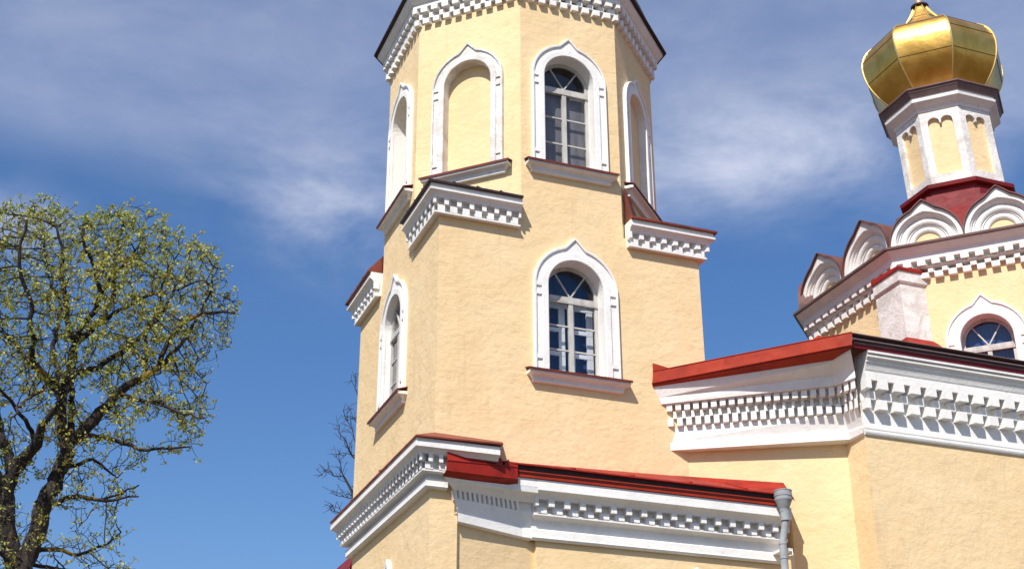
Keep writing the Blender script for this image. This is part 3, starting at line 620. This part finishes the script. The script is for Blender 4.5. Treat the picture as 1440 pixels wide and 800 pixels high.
dcn = MB(); cornice(dcn, op8, [(0, 16.04), ('B', 16.05, 16.19, .13, -.01, .33, .58, 0), ('B', 16.19, 16.32, .11, .0, .33, .44, .5), (.14, 16.325), (.16, 16.34), ('B', 16.36, 16.48, .23, .02, .33, .56, 0), (.23, 16.485), (.24, 16.64), (.26, 16.66), (.30, 16.70), (.36, 16.76), (.40, 16.80), (.40, 16.82)], closed=True)
dco = dcn.build('cornice', 'white_plaster', D)
lf = MB(); mit = mitres(op8, True)
rs = [row(op8, mit, o, z) for o, z in ((.36, 16.80), (.47, 16.822), (.48, 16.87), (.10, 17.0), (-.6, 17.05))]
for p, q in zip(rs, rs[1:]): lf.strip(p, q, True)
lf.build('ledge_sheet', 'grey_sheet', dco)
# white buttresses on the octagon's corners
def buttress(cx, cy, x0, y0, x1, y1, zb, zt_):
    b_ = MB(); b_.box((x0, y0, zb), (x1, y1, zt_-.28)); path = [(x0, y1), (x0, y0), (x1, y0), (x1, y1)]
    cornice(b_, path, [(0, zt_-.34), (.03, zt_-.33), (.055, zt_-.29), (.055, zt_-.02), (0, zt_)], caps=False)
    o_ = b_.build('buttress', 'worn_plaster', D)
    c_ = MB(); c_.hexa([V(x0-.09, y0-.09, zt_-.02), V(x1+.09, y0-.09, zt_-.02), V(x1+.09, y1, zt_-.02), V(x0-.09, y1, zt_-.02), V(x0-.09, y0-.09, zt_+.06), V(x1+.09, y0-.09, zt_+.06), V(x1+.09, y1, zt_+.12), V(x0-.09, y1, zt_+.12)]); c_.build('cap', 'red_sheet', o_)
    k_ = MB(); k_.hexa([V(x0-.25, y0-.35, zb-.3), V(x1+.15, y0-.35, zb-.3), V(x1+.15, y1, zb-.3), V(x0-.25, y1, zb-.3), V(x0-.01, y0-.01, zb+.12), V(x1+.01, y0-.01, zb+.12), V(x1+.01, y1, zb+.12), V(x0-.01, y1, zb+.12)]); k_.build('flashing', 'red_sheet', o_)
buttress(0, 0, 11.92, .76, 12.70, 1.75, 14.32, 16.20)
buttress(0, 0, 14.90, -2.25, 15.7, -1.4, 13.2, 16.20)
# ogee gables (two over each side) with concentric mouldings
def gable(F, uc, hw, zb, parent):
    seg = 48; zc = zb+.14; Rr = hw
    def outl(sc, tf=1.0):
        pts = []
        for i in range(seg+1):
            th = PI*i/seg; e = .20*tf*max(0, 1-abs(th-PI/2)/R(21))**1.3; r_5 = Rr*sc+e
            pts.append((uc-r_5*math.cos(th), zc+r_5*math.sin(th)))
        return pts
    full = lambda r, d, dz=0: [F(r[0][0], zb, d)]+[F(a, z+dz, d) for a, z in r]+[F(r[-1][0], zb, d)]
    prof = [(.37, -.42, 0), (.37, -.30, 0), (.385, -.26, 0), (.42, -.225, 0), (.465, -.21, 0), (.51, -.225, 0), (.54, -.26, 0), (.545, -.19, 0), (.585, -.18, 0), (.60, -.12, 0), (.64, -.085, 0), (.69, -.075, 0), (.735, -.09, 0), (.77, -.13, 0), (.775, -.06, 0), (.815, -.05, 0), (.825, .02, 0), (.865, .05, .15), (.87, .09, .2), (1.0, .10, 1), (1.0, -.5, 1)]
    mb = MB(); rows2 = [full(outl(s_, tf), d*.62 if d < 0 and s_ < 1 else d) for s_, d, tf in prof]
    for a, b in zip(rows2, rows2[1:]): mb.strip(a, b)
    g_ = mb.build('gable', 'white_plaster', parent)
    lun = MB(); r_2 = outl(.38, 0); pp = [(r_2[0][0], zb)]+r_2+[(r_2[-1][0], zb)]; lun.tess([[F(a, z, -.20) for a, z in pp]], [pp]); lun.build('lunette', 'yellow_stucco', g_)
    sh = MB(); r_2 = outl(1.0); r3 = outl(1.03)
    sh.strip(full(r_2, .17, .004), full(r3, .17, .01)); sh.strip(full(r_2, .17, .004), full(r_2, -.9, .004)); sh.strip(full(r3, .17, .01), full(r3, -.9, .01))
    sh.build('gable_sheet', 'gable_brown', g_)
for i in range(8):
    p, q = op8[i], op8[(i+1) % 8]; F0 = frame_uv(p, math.atan2(q[1]-p[1], q[0]-p[0]))
    F = (lambda F0: (lambda a, z, d=0.0: F0(a, z, d+.12)))(F0); side = sidelen(i)
    hw, pit, c_ = (.86, 1.76, side/2-.10) if i == 7 else (.98, 2.02, side/2)
    for k in (0, 1): gable(F, c_+(k-.5)*pit, hw, 16.88, D)
# roof between the gables and the drum
rf = MB(); DC = V(16.133, 3.10, 0)
def octd(inr, c=DC): return [(c.x+inr/math.cos(PI/8)*math.cos(PI/8+PI/4*k), c.y+inr/math.cos(PI/8)*math.sin(PI/8+PI/4*k)) for k in range(8)]
def lean(mb):
    mb.v = [(p[0]-.046*(p[2]-20.1) if p[2] > 20.1 else p[0], p[1], p[2]) for p in mb.v]
def rings(lst, mb):
    rr3 = [[V(x, y, z) for x, y in octd(i, c)] for i, z, c in lst]
    for a, b in zip(rr3, rr3[1:]): mb.strip(a, b, True)
rings([(4.2, 17.1, OC), (1.95, 18.95, DC), (1.95, 19.2, DC), (1.66, 19.28, DC), (1.66, 19.55, DC), (1.36, 19.62, DC), (1.36, 19.9, DC)], rf)
rf.build('roof', 'crimson_sheet', D)
r2 = MB(); rings([(1.36, 19.86, DC), (1.50, 19.88, DC), (1.52, 19.98, DC), (1.42, 20.02, DC), (1.28, 20.11, DC)], r2)
r2.build('drum_base_sheet', 'crimson_sheet', D)
# drum: yellow core with white pierced plates
dr = MB(); DI = 1.28
cd = MB(); rings([(DI-.10, 20.05, DC), (DI-.10, 22.40, DC)], cd)
pc = octd(DI)
for k in range(8):
    p, q = pc[k-1], pc[k]; L = math.hypot(q[0]-p[0], q[1]-p[1]); F = frame_uv(p, math.atan2(q[1]-p[1], q[0]-p[0]))
    hw = .33; zs2 = 21.98; h = [(L/2-hw, 20.36), (L/2-hw, zs2)]
    for c_ in (L/2-hw/2-.01, L/2+hw/2+.01):
        r_3 = hw/2-.01; h += [(c_-r_3*math.cos(PI*j/8), zs2+r_3*.9*math.sin(PI*j/8)) for j in range(9)]
        if c_ < L/2: h += [(L/2-.03, zs2-.045), (L/2+.03, zs2-.045)]
    h += [(L/2+hw, zs2), (L/2+hw, 20.36)]
    wall_plane(dr, F, [(0, 20.09), (L, 20.09), (L, 22.38), (0, 22.38)], [h]); dr.strip([F(a, z) for a, z in h], [F(a, z, -.11) for a, z in h], True)
lean(cd); cp = thing_c = cd.build('cupola_drum', 'yellow_stucco', D)
lean(dr); dr.build('arcade_plate', 'worn_plaster', cp)
cc = MB(); rings([(DI-.02, 22.32, DC), (DI+.03, 22.34, DC), (DI+.05, 22.42, DC), (DI+.22, 22.56, DC), (DI+.23, 22.57, DC), (DI+.24, 22.64, DC), (DI+.20, 22.66, DC), (DI+.20, 22.72, DC)], cc)
lean(cc); cc.build('drum_cornice', 'white_plaster', cp)
cb = MB(); rings([(DI+.1, 22.70, DC), (DI+.24, 22.73, DC), (DI+.30, 22.83, DC), (DI+.32, 22.85, DC), (DI+.32, 22.90, DC), (DI+.37, 22.915, DC), (DI+.375, 22.95, DC), (1.1, 23.04, DC)], cb); lean(cb); cb.build('drum_cap_sheet', 'grey_sheet', cp)
# onion dome
prof = [(1.12, 22.98), (1.20, 23.06), (1.36, 23.25), (1.55, 23.50), (1.70, 23.76), (1.80, 24.04), (1.85, 24.32), (1.855, 24.58), (1.80, 24.84), (1.69, 25.06), (1.51, 25.25), (1.27, 25.41), (1.02, 25.55), (.80, 25.68), (.66, 25.82), (.54, 26.0), (.43, 26.2), (.31, 26.42), (.22, 26.62), (.17, 26.74)]
import bisect
def spline(pr, n=4):
    out_ = []
    for i in range(len(pr)-1):
        p0, p1, p2, p3 = pr[max(i-1, 0)], pr[i], pr[i+1], pr[min(i+2, len(pr)-1)]
        for k in range(n):
            t = k/n; out_.append(tuple(.5*((2*p1[j])+(-p0[j]+p2[j])*t+(2*p0[j]-5*p1[j]+4*p2[j]-p3[j])*t*t+(-p0[j]+3*p1[j]-3*p2[j]+p3[j])*t**3) for j in (0, 1)))
    return out_+[pr[-1]]
prof = [(r, 22.98+(z-22.98)*.955) for r, z in prof]
sp = spline(prof)
od = MB()
for k in range(8):      # each gore its own strip so that its edges stay crisp
    c0, c1 = PI/8+PI/4*k, PI/8+PI/4*(k+1)
    rws = [[V(DC.x+r/math.cos(PI/8)*math.cos(c0)*(1-t)+r/math.cos(PI/8)*math.cos(c1)*t, DC.y+r/math.cos(PI/8)*math.sin(c0)*(1-t)+r/math.cos(PI/8)*math.sin(c1)*t, z) for t in (0, 1)] for r, z in sp]
    o_ = len(od.v)
    for a in rws: od.v += [tuple(p) for p in a]
    for i in range(len(rws)-1): od.f.append((o_+2*i, o_+2*i+1, o_+2*i+3, o_+2*i+2)); od.mi.append(0)
lean(od); dome = od.build('onion_dome', 'gold', D, smooth=True, recalc=False)
dome['label'] = 'gilded eight-sided onion dome with raised seams'
rb = MB()
for k in range(8):
    c0 = PI/8+PI/4*k; rb.tube([V(DC.x+(r/math.cos(PI/8)+.004)*math.cos(c0), DC.y+(r/math.cos(PI/8)+.004)*math.sin(c0), z) for r, z in sp[::2]], .022, 6)
lean(rb); rb.build('ridge_trim', 'gold_trim', dome)
sm = MB()
for zz in (23.95, 24.62, 25.02, 25.55, 26.0):
    i = min(range(len(sp)), key=lambda j: abs(sp[j][1]-zz)); r, z = sp[i]
    rings([(r+.003, z-.011, DC), (r+.012, z, DC), (r+.003, z+.011, DC)], sm)
lean(sm); sm.build('sheet_seam', 'seam_dark_gold', dome)
fi = MB(); lathe(fi, DC, [(.16, 26.545), (.25, 26.555), (.26, 26.605), (.20, 26.645), (.12, 26.685)]); lean(fi); fi.build('collar', 'dark_sheet', dome)
fi = MB(); lathe(fi, DC, [(.12, 26.675), (.11, 26.715), (.09, 27.015), (.10, 27.165)]+[(.22*math.sin(R(t))+.001, 27.365-.22*math.cos(R(t))) for t in range(25, 181, 15)])
fi.tube([V(DC.x, DC.y, 27.5), V(DC.x, DC.y, 29.4)], .035, 8); fi.box((DC.x-.03, DC.y-.45, 28.8), (DC.x+.03, DC.y+.45, 28.87)); fi.box((DC.x-.03, DC.y-.25, 29.1), (DC.x+.03, DC.y+.25, 29.16)); lean(fi); fi.build('cross', 'finial_pink', dome, smooth=True)
# ------------------------------------------------------------------ trees
LIMBS = [(0.23,0.17,[(-6.88,8.0,8.96),(-7.02,8.0,9.01),(-7.28,8.0,9.71),(-7.45,8.0,10.71),(-7.36,8.0,11.18)]),(0.17,0.05,[(-7.36,8.0,11.18),(-6.95,7.57,11.69),(-6.93,7.15,11.97),(-6.66,6.72,12.45)]),(0.13,0.05,[(-7.36,8.0,11.18),(-7.69,8.4,11.93),(-7.93,8.8,12.74),(-8.26,9.2,13.55),(-8.67,9.6,14.75)]),(0.09,0.03,[(-7.45,8.0,10.71),(-7.85,7.68,11.2),(-8.38,7.36,11.86),(-8.81,7.04,12.7)]),(0.23,0.17,[(-6.88,8.0,8.96),(-6.66,8.0,9.76),(-6.57,8.0,10.69),(-6.37,8.0,11.29),(-6.29,8.0,11.9)]),(0.15,0.12,[(-6.29,8.0,11.9),(-6.45,8.11,12.22),(-6.54,8.21,12.86),(-6.53,8.32,13.18)]),(0.1,0.06,[(-6.29,8.0,11.9),(-6.23,8.32,12.37),(-6.31,8.64,13.21),(-6.32,8.96,13.91)]),(0.14,0.1,[(-6.53,8.32,13.18),(-6.48,8.32,13.53),(-6.43,8.32,14.15),(-6.4,8.32,14.56)]),(0.08,0.03,[(-6.4,8.32,14.56),(-6.55,8.19,14.69),(-6.7,8.05,15.04),(-6.79,7.92,15.47),(-6.97,7.79,15.95),(-7.03,7.65,16.64),(-7.24,7.52,17.11)]),(0.09,0.03,[(-6.4,8.32,14.56),(-6.13,8.41,14.88),(-5.91,8.5,15.25),(-5.8,8.59,15.54),(-5.65,8.69,16.08),(-5.71,8.78,16.7),(-5.7,8.87,17.44),(-5.64,8.96,18.11)]),(0.08,0.03,[(-6.4,8.32,14.56),(-6.29,8.08,14.96),(-6.08,7.84,15.23),(-6.03,7.6,15.55),(-6.22,7.36,16.07),(-6.54,7.12,16.47),(-6.65,6.88,16.95)]),(0.08,0.03,[(-6.61,8.0,13.11),(-6.9,7.79,13.37),(-7.3,7.57,13.65),(-7.38,7.36,13.88),(-7.35,7.15,14.01),(-7.48,6.93,14.19),(-7.55,6.72,14.74),(-7.85,6.51,15.23),(-7.99,6.29,15.92),(-7.93,6.08,16.47)]),(0.07,0.025,[(-6.61,8.0,13.11),(-7.15,8.38,13.71),(-7.58,8.77,14.25),(-7.96,9.15,14.77),(-8.43,9.54,15.32),(-8.93,9.92,15.98)]),(0.07,0.025,[(-6.61,8.0,13.56),(-6.81,8.21,13.93),(-6.92,8.41,14.45),(-6.86,8.62,15.25),(-6.9,8.82,15.84),(-7.27,9.03,16.49),(-7.43,9.23,17.31),(-7.59,9.44,18.02)]),(0.08,0.03,[(-6.39,8.0,13.68),(-6.19,8.27,13.8),(-5.81,8.55,14.05),(-5.39,8.82,14.57),(-4.92,9.1,15.16),(-4.47,9.37,15.87),(-4.17,9.65,16.64),(-3.97,9.92,17.3)]),(0.06,0.02,[(-6.13,8.42,14.88),(-5.63,8.1,15.36),(-5.19,7.78,15.57),(-4.83,7.46,15.74),(-4.29,7.14,15.77),(-3.85,6.82,15.95)]),(0.05,0.02,[(-6.03,7.6,15.55),(-5.84,7.81,16.15),(-5.39,8.03,16.91),(-5.18,8.24,17.64)]),(0.16,0.06,[(-6.29,8.0,11.9),(-6.21,7.92,12.0),(-5.77,7.84,12.52),(-5.3,7.76,13.24),(-4.78,7.68,13.65),(-4.47,7.6,13.94),(-4.39,7.52,14.38)]),(0.07,0.03,[(-4.39,7.52,14.38),(-4.25,7.33,14.69),(-4.01,7.14,14.99),(-3.67,6.94,15.19),(-3.2,6.75,15.22),(-2.97,6.56,15.13)]),(0.06,0.02,[(-4.47,7.6,13.94),(-4.07,7.76,14.52),(-3.79,7.92,15.1),(-3.56,8.08,15.68),(-3.34,8.24,16.36),(-3.33,8.4,17.14)]),(0.06,0.02,[(-5.3,7.76,13.24),(-4.98,7.28,12.92),(-4.46,6.8,12.78),(-3.94,6.32,12.36),(-3.55,5.84,12.16)]),(0.06,0.02,[(-4.78,7.68,13.65),(-4.73,7.97,14.32),(-4.81,8.26,14.98),(-4.55,8.54,15.71),(-4.5,8.83,16.63),(-4.23,9.12,17.41)]),(0.07,0.02,[(-6.31,8.0,11.98),(-5.81,7.74,12.1),(-5.31,7.49,11.97),(-4.76,7.23,11.72),(-4.27,6.98,11.73),(-3.76,6.72,11.74)]),(0.06,0.02,[(-6.37,8.0,11.29),(-6.12,8.32,11.5),(-5.65,8.64,11.82),(-5.28,8.96,11.7),(-4.98,9.28,11.62)]),(0.07,0.02,[(-6.43,8.0,10.32),(-6.23,7.84,10.56),(-5.91,7.68,10.63),(-5.45,7.52,10.54),(-5.08,7.36,10.55),(-4.64,7.2,10.62)]),(0.03,0.015,[(-5.04,8.0,10.81),(-4.86,7.6,10.89),(-4.67,7.2,10.88)]),(0.06,0.02,[(-6.72,8.0,9.45),(-6.26,8.2,9.51),(-5.7,8.4,9.48),(-5.09,8.6,9.83),(-4.79,8.8,10.19)]),(0.05,0.02,[(-6.79,8.0,9.13),(-6.11,8.53,9.15),(-5.29,9.07,9.21),(-4.29,9.6,9.54)]),(0.06,0.02,[(-7.02,8.0,9.01),(-7.54,6.8,9.09),(-7.98,5.6,8.9)]),(0.06,0.02,[(-6.94,8.0,11.82),(-7.19,7.44,12.03),(-7.57,6.88,12.3),(-7.91,6.32,12.43),(-8.37,5.76,12.46)]),(0.06,0.02,[(-6.53,8.32,13.18),(-6.87,7.47,13.11),(-7.3,6.61,12.41),(-7.6,5.76,11.59)])]
OUTL = [(-9.98,17.22),(-8.59,17.64),(-8.13,17.86),(-7.67,18.13),(-7.14,17.96),(-6.7,17.8),(-6.14,18.13),(-5.68,18.34),(-5.18,18.13),(-4.79,18.27),(-4.51,17.65),(-4.02,17.68),(-3.47,17.53),(-3.0,17.07),(-2.9,16.53),(-2.57,15.99),(-2.79,15.18),(-2.71,14.85),(-3.15,14.33),(-3.22,13.53),(-2.93,12.96),(-3.46,12.11),(-4.01,11.82),(-4.57,11.63),(-5.1,11.35),(-5.31,11.07),(-4.56,10.98),(-4.52,10.73),(-5.08,10.49),(-4.97,10.19),(-4.71,9.76),(-4.36,9.18),(-4.4,8.69),(-8.54,8.36)]
HOLES = [(-7.36, 12.37, 0.41), (-6.88, 10.57, 0.3), (-6.03, 13.06, 0.33), (-4.42, 12.56, 0.33), (-5.23, 11.76, 0.26), (-6.79, 11.58, 0.26), (-5.44, 10.22, 0.26), (-6.19, 9.99, 0.26), (-7.66, 11.23, 0.18), (-5.76, 10.94, 0.15)]
def tubes_mesh(name, segs, mat, parent, n=5):
    """segs: list of (points, radii) -> one mesh of tapered tubes (numpy, fast)"""
    off = np.array(ROOTLOC[parent.name]); VV = []; FF = []; base = 0
    ang = np.arange(n)*2*PI/n; ca, sa = np.cos(ang), np.sin(ang)
    for pts, rad in segs:
        P_ = np.asarray(pts, float)-off; m_ = len(P_)
        T_ = np.gradient(P_, axis=0); T_ /= np.maximum(np.linalg.norm(T_, axis=1, keepdims=True), 1e-9)
        a = np.cross(T_, [0.31, 0.17, 0.93]); a /= np.maximum(np.linalg.norm(a, axis=1, keepdims=True), 1e-9); b = np.cross(T_, a)
        VV.append((P_[:, None]+(a[:, None]*ca[None, :, None]+b[:, None]*sa[None, :, None])*np.asarray(rad)[:, None, None]).reshape(-1, 3))
        for i in range(m_-1):
            for k in range(n):
                k2 = (k+1) % n; FF.append((base+i*n+k, base+i*n+k2, base+(i+1)*n+k2, base+(i+1)*n+k))
        base += m_*n
    me = bpy.data.meshes.new(name); me.from_pydata(np.concatenate(VV).tolist(), [], FF); me.materials.append(MATS[mat])
    me.polygons.foreach_set('use_smooth', [True]*len(FF))
    o = bpy.data.objects.new(name, me); COL.objects.link(o); o.parent = parent; ROOTLOC[o.name] = Vector(off); return o
def inside(poly, x, z):
    c = np.zeros(len(x), bool); n = len(poly)
    for i in range(n):
        x0, z0 = poly[i]; x1, z1 = poly[(i+1) % n]
        t = ((z0 > z) != (z1 > z)) & (x < (x1-x0)*(z-z0)/((z1-z0)+1e-12)+x0); c ^= t
    return c
def edge_dist(poly, x, z):
    d = np.full(len(x), 1e9); n = len(poly)
    for i in range(n):
        a = np.array(poly[i]); b = np.array(poly[(i+1) % n]); ab = b-a; L2 = ab@ab+1e-9
        t = np.clip(((x-a[0])*ab[0]+(z-a[1])*ab[1])/L2, 0, 1); d = np.minimum(d, np.hypot(x-a[0]-t*ab[0], z-a[1]-t*ab[1]))
    return d
def leafy_tree():
    T2 = thing('deciduous_tree', 'tall spreading tree with dark trunks and sparse yellow green spring leaves beside the tower', 'tree', (-6.95, 8, 0))
    nodes = []; par = []; rmin = []; key = {}
    def addpath(pts, r0, r1):
        pts = [np.array(p, float) for p in pts]; L = sum(np.linalg.norm(b-a) for a, b in zip(pts, pts[1:])); acc = 0
        k0 = tuple(np.round(pts[0], 2)); 
        if k0 in key: prev = key[k0]
        elif nodes:
            d = np.linalg.norm(np.array(nodes)-pts[0], axis=1); prev = int(np.argmin(d))
            if d[prev] > 1.6: prev = -1
        else: prev = -1
        if prev == -1: nodes.append(pts[0]); par.append(-1); rmin.append(r0); prev = len(nodes)-1
        for a, b in zip(pts, pts[1:]):
            l = np.linalg.norm(b-a); m_ = max(1, int(round(l/.22)))
            wob = rng.normal(0, .035, 3)
            for i in range(1, m_+1):
                p = a+(b-a)*i/m_+(rng.normal(0, .022, 3) if i < m_ else 0); acc += l/m_
                nodes.append(p); par.append(prev); rmin.append(r0+(r1-r0)*acc/L); prev = len(nodes)-1
            key[tuple(np.round(b, 2))] = prev
    addpath([(-6.95, 8.0, -.1), (-6.93, 8.0, 4), (-6.90, 8.0, 7.5), (-6.88, 8.0, 8.96)], .45, .27)
    for r0, r1, pts in LIMBS: addpath(pts, r0, r1)
    nl = len(nodes)
    N_ = 26000; x = rng.uniform(-10.6, -2.4, N_); z = rng.uniform(8.6, 18.3, N_)
    ok = inside(OUTL, x, z); x, z = x[ok], z[ok]; d = edge_dist(OUTL, x, z)
    keep = np.ones(len(x), bool)
    for hx, hz, hr in HOLES: keep &= np.hypot(x-hx, z-hz) > hr
    dens = np.where(z > 12.6, 1.0, .50); keep &= rng.uniform(0, 1, len(x)) < dens
    x, z, d = x[keep], z[keep], d[keep]
    Dp = 2.3*np.sqrt(np.clip(d/1.8, .02, 1)); y = 8.0+rng.uniform(-1, 1, len(x))*Dp
    # follow the view rays so that depth does not blow the outline up
    f_sc = (y+24.12)/32.12; x = -7.7477+(x+7.7477)*f_sc; z = 1.6+(z-1.6)*f_sc
    A_ = np.stack([x, y, z], 1)[:3900]
    NP = np.array(nodes)
    dm = np.full(len(A_), 1e9); im = np.zeros(len(A_), int)
    for s_ in range(0, len(NP), 400):
        dd = np.linalg.norm(A_[:, None]-NP[None, s_:s_+400], axis=2); j = dd.argmin(1); v = dd[np.arange(len(A_)), j]
        u = v < dm; dm[u] = v[u]; im[u] = j[u]+s_
    alive = dm > .15; step = .19
    for it in range(90):
        act = alive & (dm < 3.2)
        if not act.any(): break
        idx = im[act]; dirs = A_[act]-NP[idx]; dirs /= np.linalg.norm(dirs, axis=1, keepdims=True)
        un, inv = np.unique(idx, return_inverse=True); S_ = np.zeros((len(un), 3)); np.add.at(S_, inv, dirs)
        S_ += rng.normal(0, .35, S_.shape); nrm = np.linalg.norm(S_, axis=1, keepdims=True); S_ /= np.maximum(nrm, 1e-6)
        new = NP[un]+S_*step; b0 = len(NP); NP = np.concatenate([NP, new]); par += [int(u) for u in un]; rmin += [0.0]*len(un)
        dd = np.full(len(A_), 1e9); jj = np.zeros(len(A_), int); ai = np.where(alive)[0]
        for s_ in range(0, len(new), 500):
            q = np.linalg.norm(A_[ai][:, None]-new[None, s_:s_+500], axis=2); j = q.argmin(1); v = q[np.arange(len(ai)), j]
            u = v < dd[ai]; dd[ai[u]] = v[u]; jj[ai[u]] = j[u]+s_
        u = dd < dm; dm[u] = dd[u]; im[u] = jj[u]+b0
        alive &= dm > .16
        if len(NP) > 24000: break
    n = len(NP); kids = [[] for _ in range(n)]
    for i, p in enumerate(par):
        if p >= 0: kids[p].append(i)
    rad = np.zeros(n)
    for i in range(n-1, -1, -1):
        rad[i] = max((sum(rad[k]**2.5 for k in kids[i]))**(1/2.5) if kids[i] else .0075, .0075)
    rad = np.minimum(rad, .09)
    for i in range(n):
        if rmin[i] > 0: rad[i] = max(rmin[i], .02)
    main = []; twigs = []
    # chains
    roots = [i for i in range(n) if par[i] < 0]; stack = [(r, None) for r in roots]
    while stack:
        s_, p0 = stack.pop(); ch = [p0, s_] if p0 is not None else [s_]; c = s_
        while kids[c]:
            ks = sorted(kids[c], key=lambda k: -rad[k])
            for k in ks[1:]: stack.append((k, c))
            c = ks[0]; ch.append(c)
        if len(ch) > 1:
            rr4 = rad[ch].copy(); 
            if p0 is not None: rr4[0] = min(rr4[0], rr4[1]*1.3)
            (main if rr4[0:3].max() > .045 else twigs).append((NP[ch], rr4))
    tubes_mesh('trunk', main, 'bark', T2, 8)
    # short side shoots and leaf clusters on the thin wood
    thin = np.where((rad < .03) & (np.arange(n) >= nl))[0]
    sh = []; tips = []
    for i in thin:
        if rng.uniform() < .62:
            d = rng.normal(0, 1, 3); d[2] += .5; d /= np.linalg.norm(d); L = rng.uniform(.10, .34); p = NP[i]
            q = p+d*L*.5+rng.normal(0, .02, 3); e = p+d*L+rng.normal(0, .03, 3); sh.append(([p, q, e], [.007, .006, .005])); tips.append(e)
        if not kids[i]: tips.append(NP[i])
        elif rng.uniform() < .25: tips.append(NP[i])
    tubes_mesh('branches', twigs+sh, 'bark', T2, 4)
    tips = np.array(tips); m_ = len(tips)
    # uneven leafing: some twigs well out, some still almost bare
    ph = rng.uniform(0, 6.28, (6, )); fr3 = rng.normal(0, 1.0, (6, 3)); w_ = sum(np.sin(tips@fr3[k]+ph[k]) for k in range(6))
    out_ = w_+rng.normal(0, .8, m_)+(tips[:, 2]-13.0)*.22-(tips[:, 0]+6.5)*.15
    cnt = np.where(out_ > 1.0, 10, np.where(out_ > -0.8, 6, np.where(out_ > -2.4, 3, 1)))
    C_ = np.repeat(tips, cnt, axis=0); sp = .065; C_ = C_+rng.normal(0, sp*.62, C_.shape)
    k = len(C_); a = rng.normal(0, 1, (k, 3)); a /= np.linalg.norm(a, axis=1, keepdims=True)
    b = np.cross(a, rng.normal(0, 1, (k, 3))); b /= np.linalg.norm(b, axis=1, keepdims=True)
    sz = rng.uniform(.026, .053, (k, 1)); off = np.array([-6.95, 8, 0])
    v = np.stack([C_-a*sz, C_+b*sz*.55+a*sz*.1, C_+a*sz*1.1, C_-b*sz*.55+a*sz*.1], 1).reshape(-1, 3)-off
    me = bpy.data.meshes.new('foliage'); me.vertices.add(4*k); me.vertices.foreach_set('co', v.ravel())
    me.loops.add(4*k); me.loops.foreach_set('vertex_index', np.arange(4*k)); me.polygons.add(k); me.polygons.foreach_set('loop_start', np.arange(0, 4*k, 4)); 
    try: me.polygons.foreach_set('loop_total', np.full(k, 4))
    except Exception: pass
    me.update(); me.validate(); me.materials.append(MATS['young_leaf'])
    o = bpy.data.objects.new('foliage', me); COL.objects.link(o); o.parent = T2
    print('TREE', n, 'nodes', k, 'leaves')
leafy_tree()
def bare_tree():
    T3 = thing('bare_tree', 'leafless tree whose dark twigs reach out from behind the tower', 'tree', (9.5, 22, 0))
    tubes_mesh('trunk', [([(9.5, 22, 0), (9.4, 22, 5), (9.0, 22, 9), (8.6, 22, 12.5), (8.2, 22, 15), (7.6, 22, 18), (7.2, 22, 20.5)], [.34, .30, .25, .19, .13, .07, .03])], 'bare_bark', T3, 8)
    L = [[(9.0,22,9),(7,22,11.5),(5.4,22.1,13.4),(4.4,22,14.1),(4.2,22,15.6),(4.1,22,15.8),(3.8,22,16.3),(3.4,22,16.3),(3.1,22,16.5),(2.8,22,16.2)],
         [(4.2,22,15.6),(3.9,22.2,16.2),(3.6,22,16.8),(3.4,22,17.1)], [(5.4,22,13.4),(4.9,22,15.4),(4.3,22,16.9),(3.9,22,17.3),(3.5,22,17.9),(3.5,22,18.2)],
         [(4.6,22,16.6),(4.3,22,17.2),(3.8,22,17.2),(3.5,22,17.1)], [(8.6,22,12.5),(6.5,22,16),(5,22,18),(4.2,22,19.3),(4.0,22,19.7),(3.9,22,20.2)],
         [(5,22,17.6),(4.2,22,18.2),(4.0,22,18.5),(3.9,22,18.6)], [(4.4,22,15.4),(4.2,22,15.6),(3.8,22,15.6),(3.3,22,15.7)], [(4.3,22,17),(4.0,21.8,17.7),(3.75,21.8,18.3),(3.8,21.8,18.8)], [(4.3,22,14.6),(3.8,22.3,15.1),(3.45,22.2,15.3),(3.3,22.2,15.2)],
         [(8.2,22,15),(9.4,22,17),(10,22,18.6)], [(9.0,22,10),(10.6,22,13),(11.4,22,15.5)]]
    segs = []
    for pts in L:
        pts = [np.array(p, float) for p in pts]; q = [pts[0]]
        for a, b in zip(pts, pts[1:]):
            q.append((a+b)/2+rng.normal(0, .05, 3)); q.append(b)
        r0 = .10 if pts[0][0] > 5.2 else .022; segs.append((q, np.geomspace(r0, .010, len(q))))
        for p, p2 in zip(q[2:], q[3:]):
            for _ in range(2 if p[0] < 5.2 else 1):
                d = (p2-p); d /= max(np.linalg.norm(d), 1e-6); d = d+rng.normal(0, .7, 3)+np.array([-.2, 0, .35]); d /= np.linalg.norm(d)
                l = rng.uniform(.2, .65); m1 = p+d*l*.5+rng.normal(0, .05, 3); e = p+d*l+rng.normal(0, .08, 3); segs.append(([p, m1, e], [.011, .009, .006]))
                segs.append(([m1, m1+rng.normal(0, .12, 3)+np.array([0, 0, .1])], [.009, .006]))
    tubes_mesh('branches', segs, 'bare_bark', T3, 5)
bare_tree()
